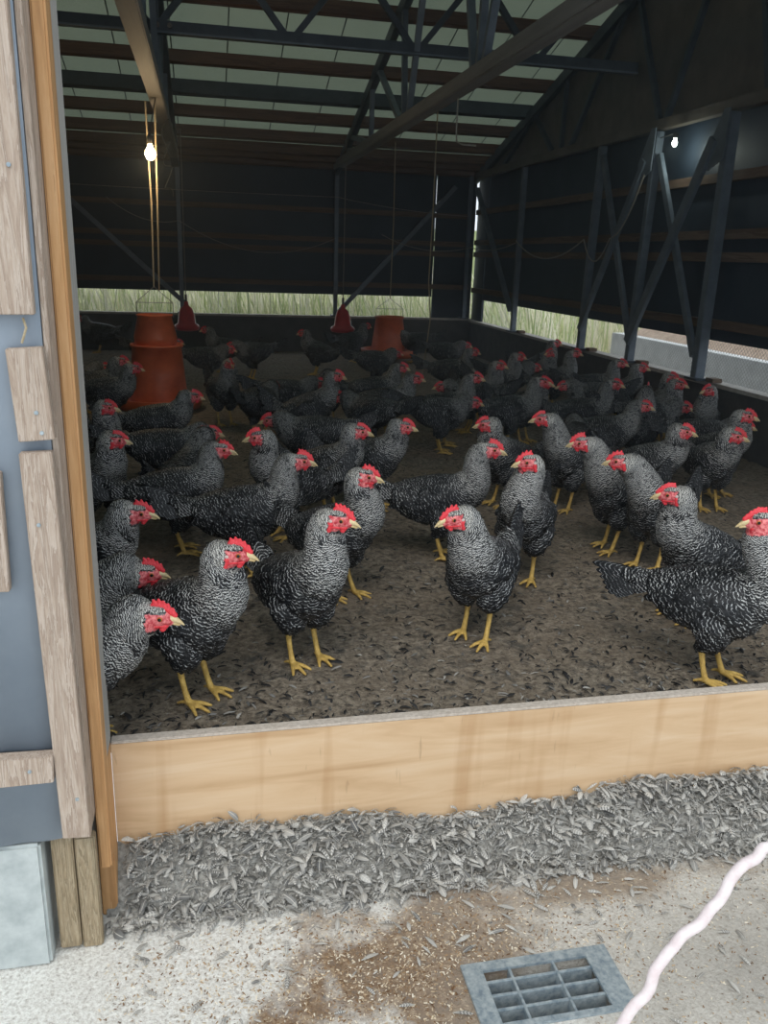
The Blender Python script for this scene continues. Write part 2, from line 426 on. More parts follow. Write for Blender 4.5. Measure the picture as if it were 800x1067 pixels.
wood('orange_wood', (.38, .20, .09), (.60, .34, .15), (.72, .46, .25), 2, 30, .55, .25, 3)
wood('grey_post', (.28, .27, .25), (.42, .40, .37), (.54, .52, .48), 2, 30, .8, .3, 3)
wood('mossy_post', (.20, .16, .10), (.44, .34, .22), (.60, .50, .36), 2, 45, .85, .7, 8)
wood('purlin_wood', (.075, .040, .028), (.13, .075, .05), (.19, .115, .08), 0, 10, .8, .2, 4)
wood('girt_wood', (.085, .055, .036), (.15, .10, .07), (.20, .145, .10), 0, 10, .8, .2, 4)
wood('girt_wood_side', (.085, .055, .036), (.15, .10, .07), (.20, .145, .10), 1, 10, .8, .2, 4)
wood('pale_beam', (.15, .145, .14), (.23, .22, .21), (.30, .29, .27), 1, 8, .6, .12, 3)
# the plywood threshold board: smooth sapwood with rusty runs and scratches of its own
k = NT('threshold_ply'); v = k.coord('Object', (1.1, 6, 9)); f = k.noise(v, 2.2, 5, .55, .5)
col = k.ramp(f, [(.25, (.52, .33, .18)), (.5, (.66, .46, .28)), (.8, (.76, .58, .40))])
st = k.noise(k.coord('Object', (7, 1, .55)), 2.0, 3, .5, .2); stain = k.math('MULTIPLY', k.math('SUBTRACT', st, .56), 6.0, True)
col = k.mix(k.math('MULTIPLY', stain, .45), col, (.42, .22, .09))
sc = k.noise(k.coord('Object', (40, 1, 7)), 1.5, 2, .5, .4); scr = k.math('MULTIPLY', k.math('SUBTRACT', sc, .70), 9.0, True)
col = k.mix(k.math('MULTIPLY', scr, .6), col, (.30, .18, .10)); dz = k.noise(k.coord('Object'), 60, 3)
k.bump(dz, .12, .002); M['threshold_ply'] = k.fin(col, .6, 0, .25)
simple('board_edge', (.42, .36, .30), (.62, .55, .48), 120, .8)
# litter floor: sandy droppings and shavings
k = NT('litter'); v = k.coord(); f = k.noise(v, 46, 8, .75); f2 = k.noise(v, 2.2, 4); f3 = k.noise(v, 190, 3, .8)
col = k.ramp(f, [(.34, (.075, .065, .055)), (.47, (.25, .205, .155)), (.62, (.46, .39, .30))])
f4 = k.noise(v, 13, 5, .7, .5); col = k.mix(k.math('MULTIPLY', k.math('SUBTRACT', f2, .45), 3.0, True), col, (.27, .21, .15)); col = k.mix(k.math('MULTIPLY', k.math('SUBTRACT', f4, .53), 7.0, True), col, k.mix(f, (.05, .046, .042), (.20, .18, .15))); col = k.mix(k.math('MULTIPLY', k.math('SUBTRACT', f3, .58), 5.0, True), col, (.50, .46, .40))
k.bump(k.math('ADD', f, k.math('MULTIPLY', f3, .4)), .9, .02); M['litter'] = k.fin(col, .85, 0, .25)
# concrete apron: pale speckled, brown spilled shavings in patches
k = NT('concrete'); v = k.coord(); f = k.noise(v, 120, 6, .8); f2 = k.noise(v, 5, 5, .6); f3 = k.noise(v, 60, 4, .75); big = k.noise(v, 1.3, 2)
col = k.ramp(f, [(.32, (.26, .23, .20)), (.43, (.64, .61, .56)), (.60, (.88, .87, .82))])
def blob(cx, cy, rx, ry):
    s = k.n('SeparateXYZ'); k.set(s.inputs[0], v); a = k.math('DIVIDE', k.math('SUBTRACT', s.outputs[0], cx), rx); b = k.math('DIVIDE', k.math('SUBTRACT', s.outputs[1], cy), ry)
    return k.math('SUBTRACT', 1.0, k.math('ADD', k.math('MULTIPLY', a, a), k.math('MULTIPLY', b, b)))
p1 = k.math('ADD', blob(.36, 1.36, .34, .20), k.math('MULTIPLY', k.math('SUBTRACT', f2, .5), 4.5)); p2 = k.math('ADD', blob(.85, 1.55, .5, .10), k.math('MULTIPLY', k.math('SUBTRACT', f2, .5), 4.5))
pb = k.math('MAXIMUM', k.math('MULTIPLY', p1, 1.3, True), k.math('MULTIPLY', p2, 1.0, True))
bro = k.ramp(f3, [(.3, (.10, .055, .028)), (.5, (.22, .135, .075)), (.68, (.44, .33, .22))])
col = k.mix(k.math('MULTIPLY', pb, k.math('ADD', .50, k.math('MULTIPLY', f3, 1.0)), True), col, bro)
p3 = k.math('ADD', blob(1.15, 1.25, .45, .22), k.math('MULTIPLY', k.math('SUBTRACT', f2, .5), 3.0)); col = k.mix(k.math('MULTIPLY', p3, .55, True), col, (.26, .255, .245)); sx = k.n('SeparateXYZ'); k.set(sx.inputs[0], v); wash = k.math('MULTIPLY', k.math('ADD', k.math('ADD', sx.outputs[0], -.15), k.math('MULTIPLY', k.math('SUBTRACT', f2, .5), 1.2)), 1.6, True); col = k.mix(k.math('MULTIPLY', wash, .5), col, k.mix(f3, (.30, .26, .21), (.56, .51, .44)))
k.bump(k.math('ADD', f, f3), .6, .006); M['concrete'] = k.fin(col, .85, 0, .3)
simple('dark_soil', (.035, .030, .025), (.12, .10, .08), 60, .9, bump=.8)
simple('plinth_concrete', (.36, .40, .40), (.56, .60, .59), 18, .85)
simple('door_sheet', (.19, .235, .29), (.29, .335, .39), 3.5, .42, spec=.5, bump=.06)
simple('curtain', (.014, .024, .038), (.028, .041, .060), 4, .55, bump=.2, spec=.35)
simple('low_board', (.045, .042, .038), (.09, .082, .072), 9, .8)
simple('gable_board', (.085, .072, .058), (.145, .125, .10), 5, .75)
simple('steel_grey', (.10, .125, .155), (.17, .205, .245), 9, .5, .3)
simple('steel_dark', (.040, .052, .066), (.075, .092, .112), 9, .5, .3)
simple('sill_light', (.30, .28, .25), (.45, .42, .38), 20, .7)
simple('bolt', (.10, .08, .07), (.25, .20, .17), 60, .5, .7)
simple('front_wall', (.30, .33, .36), (.42, .45, .48), 4, .6)
k = NT('feeder_orange'); v = k.coord(); f = k.noise(v, 8, 4); 
M['feeder_orange'] = k.fin(k.ramp(f, [(.3, (.55, .10, .030)), (.7, (.80, .19, .07))]), .38, 0, .5)
simple('drinker_red', (.36, .018, .022), (.52, .035, .04), 12, .3, spec=.5)
simple('rope_tan', (.34, .27, .17), (.50, .42, .28), 150, .8)
simple('cable_black', (.05, .05, .05), (.09, .085, .08), 60, .6)
simple('cable_pale', (.20, .185, .15), (.30, .28, .24), 60, .6)
simple('wire_steel', (.30, .30, .30), (.45, .45, .45), 60, .4, .8)
simple('galvanised', (.20, .26, .31), (.50, .56, .58), 70, .45, .35)
simple('white_rope', (.72, .60, .60), (.86, .78, .77), 70, .7)
simple('pit_dark', (.02, .016, .012), (.10, .075, .05), 60, .9, bump=.9)
simple('grass_ground', (.16, .22, .08), (.30, .34, .14), 12, .9, bump=.8)
simple('outer_wall', (.56, .58, .58), (.74, .76, .76), 8, .85)
simple('soil_bank', (.36, .27, .20), (.56, .45, .36), 14, .9, bump=.8)
simple('gravel', (.42, .40, .36), (.62, .60, .55), 40, .9, bump=.8)
k = NT('reed'); at = k.n('Attribute', attribute_name='blade'); sp = k.n('SeparateXYZ'); k.set(sp.inputs[0], at.outputs['Vector'])
M['reed'] = k.fin(k.ramp(sp.outputs[0], [(0, (.42, .52, .24)), (.3, (.66, .72, .42)), (.5, (.88, .86, .66)), (1, (.95, .93, .84))]), .6, 0, .2)
k.b.inputs['Transmission Weight'].default_value = 0
# translucent green roofing
k = NT('roof_sheet'); v = k.coord('Object', (1, 1, 1)); f = k.noise(v, 1.6, 4); f2 = k.noise(k.coord('Object', (9, .8, 1)), 3, 4)
s = k.n('SeparateXYZ'); k.set(s.inputs[0], v); fr = k.math('FRACT', k.math('DIVIDE', k.math('ADD', s.outputs[0], 20.0), .455))
seam = k.math('LESS_THAN', k.math('ABSOLUTE', k.math('SUBTRACT', fr, .5)), .012)
col = k.mix(f, (.25, .29, .235), (.38, .42, .35)); col = k.mix(k.math('MULTIPLY', f2, .4), col, (.24, .27, .24)); col = k.mix(seam, col, (.03, .04, .03))
M['roof_sheet'] = k.fin(col, .6, 0, .3)
tr = k.t.nodes.new('ShaderNodeBsdfTranslucent'); k.set(tr.inputs[0], k.mix(seam, (.56, .68, .50), (.03, .04, .03))); mx = k.t.nodes.new('ShaderNodeMixShader'); mx.inputs[0].default_value = ROOF_T
k.t.links.new(k.b.outputs[0], mx.inputs[1]); k.t.links.new(tr.outputs[0], mx.inputs[2]); k.t.links.new(mx.outputs[0], k.out.inputs[0])
def glow(name, col, st):
    m = bpy.data.materials.new(name); m.use_nodes = True; nt = m.node_tree; nt.nodes.clear(); e = nt.nodes.new('ShaderNodeEmission'); o = nt.nodes.new('ShaderNodeOutputMaterial')
    e.inputs[0].default_value = (*col, 1); e.inputs[1].default_value = st; nt.links.new(e.outputs[0], o.inputs[0]); M[name] = m
glow('warm_bulb', (1.0, .72, .38), 60); glow('cool_bulb', (.85, 1.0, .88), 14)
# loose feathers: banded grey and white
k = NT('loose_feather'); at = k.n('Attribute', attribute_name='feather'); sp = k.n('SeparateXYZ'); k.set(sp.inputs[0], at.outputs['Vector']); u, v, rnd = sp.outputs
ph = k.math('FRACT', k.math('ADD', k.math('MULTIPLY', v, 6.0), k.math('MULTIPLY', k.math('MULTIPLY', u, u), -.5))); d = k.math('ABSOLUTE', k.math('SUBTRACT', ph, .5))
bar = k.math('MULTIPLY', k.math('SUBTRACT', .26, d), 7.0, True); shaft = k.math('LESS_THAN', k.math('ABSOLUTE', u), .07)
down = k.math('GREATER_THAN', .30, v)
bar = k.math('MULTIPLY', bar, k.math('LESS_THAN', k.math('FRACT', k.math('MULTIPLY', rnd, 7.0)), .55)); col = k.mix(bar, k.mix(k.math('FRACT', k.math('MULTIPLY', rnd, 13.0)), (.12, .12, .12), (.52, .50, .46)), (.60, .58, .54)); col = k.mix(down, col, (.40, .39, .36)); col = k.mix(shaft, col, (.70, .66, .58))
col = k.mix(k.math('MULTIPLY', rnd, .35), col, (.19, .18, .165)); M['loose_feather'] = k.fin(col, .7, 0, .2)
k = NT('dark_feather'); at = k.n('Attribute', attribute_name='feather'); sp = k.n('SeparateXYZ'); k.set(sp.inputs[0], at.outputs['Vector'])
M['dark_feather'] = k.fin(k.ramp(sp.outputs[2], [(0, (.010, .010, .011)), (.72, (.035, .034, .034)), (.82, (.17, .165, .155)), (1, (.42, .40, .36))]), .6, 0, .3)
k = NT('shavings'); at = k.n('Attribute', attribute_name='feather'); sp = k.n('SeparateXYZ'); k.set(sp.inputs[0], at.outputs['Vector'])
M['shavings'] = k.fin(k.ramp(sp.outputs[2], [(0, (.12, .06, .03)), (.35, (.35, .23, .13)), (.7, (.66, .55, .40)), (1, (.80, .74, .62))]), .8, 0, .2)

# ------------------------------------------------------------------ shape helpers
class MB:
    def __init__(s): s.v = []; s.f = []; s.n = 0
    def add(s, vs, fs):
        vs = np.asarray(vs, float); s.v.append(vs); s.f += [tuple(i+s.n for i in f) for f in fs]; s.n += len(vs); return s
    def box(s, a, b):
        x0, y0, z0 = a; x1, y1, z1 = b
        return s.add([(x0, y0, z0), (x1, y0, z0), (x1, y1, z0), (x0, y1, z0), (x0, y0, z1), (x1, y0, z1), (x1, y1, z1), (x0, y1, z1)],
                     [(0, 3, 2, 1), (4, 5, 6, 7), (0, 1, 5, 4), (1, 2, 6, 5), (2, 3, 7, 6), (3, 0, 4, 7)])
    def beam(s, a, b, w, h, up=(0, 0, 1)):
        a = np.array(a, float); b = np.array(b, float); d = unit(b-a); sd = np.cross(d, up); sd = unit(sd) if np.linalg.norm(sd) > 1e-6 else np.array([1., 0, 0]); u = np.cross(sd, d)
        q = [a+sd*i*w/2+u*j*h/2 for i, j in ((-1, -1), (1, -1), (1, 1), (-1, 1))] + [b+sd*i*w/2+u*j*h/2 for i, j in ((-1, -1), (1, -1), (1, 1), (-1, 1))]
        return s.add(q, [(0, 3, 2, 1), (4, 5, 6, 7), (0, 1, 5, 4), (1, 2, 6, 5), (2, 3, 7, 6), (3, 0, 4, 7)])
    def prism(s, poly, y0, y1):   # polygon of (x, z), between two depths
        n = len(poly); vs = [(x, y0, z) for x, z in poly] + [(x, y1, z) for x, z in poly]
        return s.add(vs, [tuple(range(n)), tuple(range(2*n-1, n-1, -1))] + [(i, i+n, (i+1) % n + n, (i+1) % n) for i in range(n)])
    def tube(s, pts, r, seg=8, close=False):
        pts = np.array(pts, float); n = len(pts); t = unit(np.gradient(pts, axis=0)); r = np.broadcast_to(r, (n,))
        ref = np.array([0, 0, 1.]) if abs(t[0][2]) < .9 else np.array([1., 0, 0]); a = unit(np.cross(t[0], ref)); V = []
        for i in range(n):
            a = unit(a - t[i]*np.dot(a, t[i])); b = np.cross(t[i], a)
            for j in range(seg):
                w = 2*math.pi*j/seg; V.append(pts[i] + r[i]*(a*math.cos(w)+b*math.sin(w)))
        F = [(i*seg+j, i*seg+(j+1) % seg, (i+1)*seg+(j+1) % seg, (i+1)*seg+j) for i in range(n-1) for j in range(seg)]
        F += [tuple(range(seg-1, -1, -1)), tuple(range((n-1)*seg, n*seg))]
        return s.add(V, F)
    def lathe(s, prof, c=(0, 0, 0), seg=40):
        V = [(c[0]+r*math.cos(2*math.pi*j/seg), c[1]+r*math.sin(2*math.pi*j/seg), c[2]+z) for r, z in prof for j in range(seg)]
        F = [(i*seg+j, i*seg+(j+1) % seg, (i+1)*seg+(j+1) % seg, (i+1)*seg+j) for i in range(len(prof)-1) for j in range(seg)]
        return s.add(V, F)
    def obj(s, name, mat, parent=None, bevel=0, smooth=False):
        me = bpy.data.meshes.new(name); me.from_pydata(np.vstack(s.v).tolist(), [], s.f)
        bm = bmesh.new(); bm.from_mesh(me); bmesh.ops.recalc_face_normals(bm, faces=bm.faces)
        if bevel: bmesh.ops.bevel(bm, geom=[e for e in bm.edges], offset=bevel, segments=2, affect='EDGES')
        bm.to_mesh(me); bm.free()
        if smooth:
            for p in me.polygons: p.use_smooth = True
        me.materials.append(M[mat]); o = bpy.data.objects.new(name, me); COL.objects.link(o)
        if parent: o.parent = parent; o.matrix_parent_inverse = Matrix.Translation(parent.location).inverted()
        return o
def struct(o): o['kind'] = 'structure'; return o
def cards(name, R, D, S, N, L, W, mat, rnd, cupk=.12, curl=0.0, rows=((0, .15), (.25, .7), (.55, 1), (.85, .7), (1, .1)), bend=0.0):
    """many loose feathers or flakes in one mesh"""
    nf = len(R); G = []; U = []
    for v, w in rows:
        for j in (-1, 0, 1):
            G.append(R + D*(L*v)[:, None] + S*(W*.5*w*j + bend*L*v*v)[:, None] + N*(curl*L*v*(1-v)*4*.25 + (1-abs(j))*W*cupk)[:, None]); U.append((j*w, v))
    nr = len(rows)*3; G = np.stack(G, 1).reshape(-1, 3)
    q = np.array([(i*3+j, i*3+j+1, i*3+j+4, i*3+j+3) for i in range(len(rows)-1) for j in range(2)])
    Q = (q[None] + (np.arange(nf)*nr)[:, None, None]).reshape(-1, 4)
    me = bpy.data.meshes.new(name); me.vertices.add(len(G)); me.vertices.foreach_set('co', G.ravel()); me.loops.add(Q.size); me.loops.foreach_set('vertex_index', Q.ravel())
    me.polygons.add(len(Q)); me.polygons.foreach_set('loop_start', np.arange(len(Q))*4); me.polygons.foreach_set('use_smooth', np.ones(len(Q), bool))
    at = me.attributes.new('feather', 'FLOAT_VECTOR', 'POINT'); Fv = np.zeros((len(G), 3)); Ua = np.array(U)
    Fv[:, 0] = np.tile(Ua[:, 0], nf); Fv[:, 1] = np.tile(Ua[:, 1], nf); Fv[:, 2] = np.repeat(rnd, nr); at.data.foreach_set('vector', Fv.ravel())
    me.update(calc_edges=True); me.materials.append(M[mat]); o = bpy.data.objects.new(name, me); COL.objects.link(o); return o
def rand_frames(rng, n, tilt):
    a = rng.uniform(0, 2*math.pi, n); t = rng.normal(0, tilt, n); D = np.stack([np.cos(a)*np.cos(t), np.sin(a)*np.cos(t), np.sin(t)], 1)
    N = unit(np.array([0, 0, 1.]) + rng.normal(0, tilt*1.2, (n, 3))); N = unit(N - D*np.sum(N*D, 1, keepdims=True)); return D, np.cross(N, D), N
def lerp(a, b, t): return tuple(a[i]+(b[i]-a[i])*t for i in range(3))
def sag(a, b, drop, n=24):
    return [(a[0]+(b[0]-a[0])*t, a[1]+(b[1]-a[1])*t, a[2]+(b[2]-a[2])*t - drop*4*t*(1-t)) for t in [i/n for i in range(n+1)]]
def zroof(y): return 2.13 + .28*(9.97-y)
def ztie(): return 2.075

# ------------------------------------------------------------------ the place
XL, XR, YB, YF = -3.75, 3.2, 9.97, 1.70
# litter floor as a gently uneven slab
rng = np.random.default_rng(5)
xs = np.arange(XL, XR+.03, .035); ys = np.arange(YF+.03, YB+.03, .035); gx, gy = np.meshgrid(xs, ys)
gz = .004*np.sin(gx*7.1+np.sin(gy*5.3))*np.sin(gy*6.3+1.2) + rng.normal(0, .0026, gx.shape) - .003
nx, ny = len(xs), len(ys); mb = MB()
mb.add(np.stack([gx, gy, gz], -1).reshape(-1, 3), [(j*nx+i, j*nx+i+1, (j+1)*nx+i+1, (j+1)*nx+i) for j in range(ny-1) for i in range(nx-1)])
struct(mb.obj('floor', 'litter', smooth=True))
# concrete apron with the drain opening left free
dx0, dx1, dy0, dy1 = .515, .80, 1.195, 1.325
mb = MB(); o_ = [(-6, -4), (6, -4), (6, 1.74), (-6, 1.74)]; h_ = [(dx0, dy0), (dx1, dy0), (dx1, dy1), (dx0, dy1)]
mb.add([(x, y, -.36) for x, y in o_+h_] + [(x, y, -.50) for x, y in h_], [(0, 1, 5, 4), (1, 2, 6, 5), (2, 3, 7, 6), (3, 0, 4, 7), (4, 5, 9, 8), (5, 6, 10, 9), (6, 7, 11, 10), (7, 4, 8, 11), (8, 9, 10, 11)])
struct(mb.obj('ground', 'concrete'))
struct(MB().box((-6, 1.73, -.5), (XL, 30, -.36)).obj('ground', 'grass_ground'))
struct(MB().add([(XL, YB+.1, -.1), (XR+.1, YB+.1, -.1), (XR+.1, 16, -.1), (XL, 16, -.1), (XL, 40, 2.5), (30, 40, 2.5), (30, 16, -.1)], [(0, 1, 2, 3), (3, 2, 6, 5, 4)]).obj('ground', 'grass_ground'))
struct(MB().add([(XR+.1, -2, -.2), (4.6, -2, -.2), (4.6, 16, -.12), (XR+.1, 16, -.12)], [(0, 1, 2, 3)]).obj('ground', 'gravel'))
mb = MB(); mb.add([(4.75, -2, .30), (5.6, -2, .72), (5.6, 8.9, .80), (4.75, 8.9, .33), (5.6, 8.9, .80), (12, -2, 1.1), (12, 8.9, 1.1), (4.75, 9.3, -.2), (12, 9.3, -.2), (4.75, 16, -.1), (12, 16, -.1)],
       [(0, 1, 2, 3), (1, 5, 6, 2), (3, 2, 6, 8, 7), (7, 8, 10, 9)]); struct(mb.obj('ground', 'soil_bank'))
w = thing('retaining_wall', 'low pale grey concrete wall outside the mesh on the right', 'wall', (4.65, 3.5, -.2))
for i in range(6):
    y0 = -1.8+i*1.8; MB().box((4.6, y0, -.2), (4.75, y0+1.785, .350+.003*i)).obj('wall_panel', 'outer_wall', w, .006)
# back wall: boards below the gap, dark curtain above
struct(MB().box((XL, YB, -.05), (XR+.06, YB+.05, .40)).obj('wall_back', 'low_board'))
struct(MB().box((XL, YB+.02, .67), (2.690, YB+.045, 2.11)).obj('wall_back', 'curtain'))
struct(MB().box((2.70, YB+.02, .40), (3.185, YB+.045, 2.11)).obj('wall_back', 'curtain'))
struct(MB().box((XL, YB-.02, .40), (XR, YB+.055, .425)).obj('trim_1', 'sill_light'))
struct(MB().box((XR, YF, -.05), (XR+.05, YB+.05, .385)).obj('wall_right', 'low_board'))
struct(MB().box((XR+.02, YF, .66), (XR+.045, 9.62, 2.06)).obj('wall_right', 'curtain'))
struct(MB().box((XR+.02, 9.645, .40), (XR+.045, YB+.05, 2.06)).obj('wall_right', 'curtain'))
struct(MB().box((XR-.05, YF, .385), (XR+.055, YB-.02, .41)).obj('trim_2', 'sill_light'))
mb = MB(); mb.add([(XR, YF, 2.06), (XR, YB+.1, 2.06), (XR, YB+.1, zroof(YB+.1)), (XR, YF, zroof(YF)), (XR+.05, YF, 2.06), (XR+.05, YB+.1, 2.06), (XR+.05, YB+.1, zroof(YB+.1)), (XR+.05, YF, zroof(YF))],
       [(0, 1, 2, 3), (7, 6, 5, 4), (0, 4, 5, 1), (1, 5, 6, 2), (2, 6, 7, 3), (3, 7, 4, 0)]); struct(mb.obj('wall_right', 'gable_board'))
mb = MB(); mb.add([(XL-.05, YF, -.36), (XL-.05, YB+.1, -.36), (XL-.05, YB+.1, zroof(YB+.1)), (XL-.05, YF, zroof(YF)), (XL, YF, -.36), (XL, YB+.1, -.36), (XL, YB+.1, zroof(YB+.1)), (XL, YF, zroof(YF))],
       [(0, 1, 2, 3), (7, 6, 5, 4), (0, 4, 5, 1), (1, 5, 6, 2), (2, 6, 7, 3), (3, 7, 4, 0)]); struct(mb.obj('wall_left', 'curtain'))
# front wall round the doorway
DOOR_R, DOOR_T = 2.30, HEADER
struct(MB().box((XL, YF+.01, -.36), (-.262, YF+.05, zroof(YF))).obj('wall_front', 'front_wall'))
struct(MB().box((-.262, YF+.01, DOOR_T), (DOOR_R, YF+.05, zroof(YF))).obj('wall_front', 'front_wall'))
struct(MB().box((DOOR_R, YF+.01, -.36), (XR+.05, YF+.05, zroof(YF))).obj('wall_front', 'front_wall'))
mb = MB(); y0, y1 = YF-.25, YB+.35
mb.add([(XL-.1, y0, zroof(y0)), (XR+.2, y0, zroof(y0)), (XR+.2, y1, zroof(y1)), (XL-.1, y1, zroof(y1)), (XL-.1, y0, zroof(y0)+.02), (XR+.2, y0, zroof(y0)+.02), (XR+.2, y1, zroof(y1)+.02), (XL-.1, y1, zroof(y1)+.02)],
       [(3, 2, 1, 0)]); struct(mb.obj('ceiling', 'roof_sheet'))
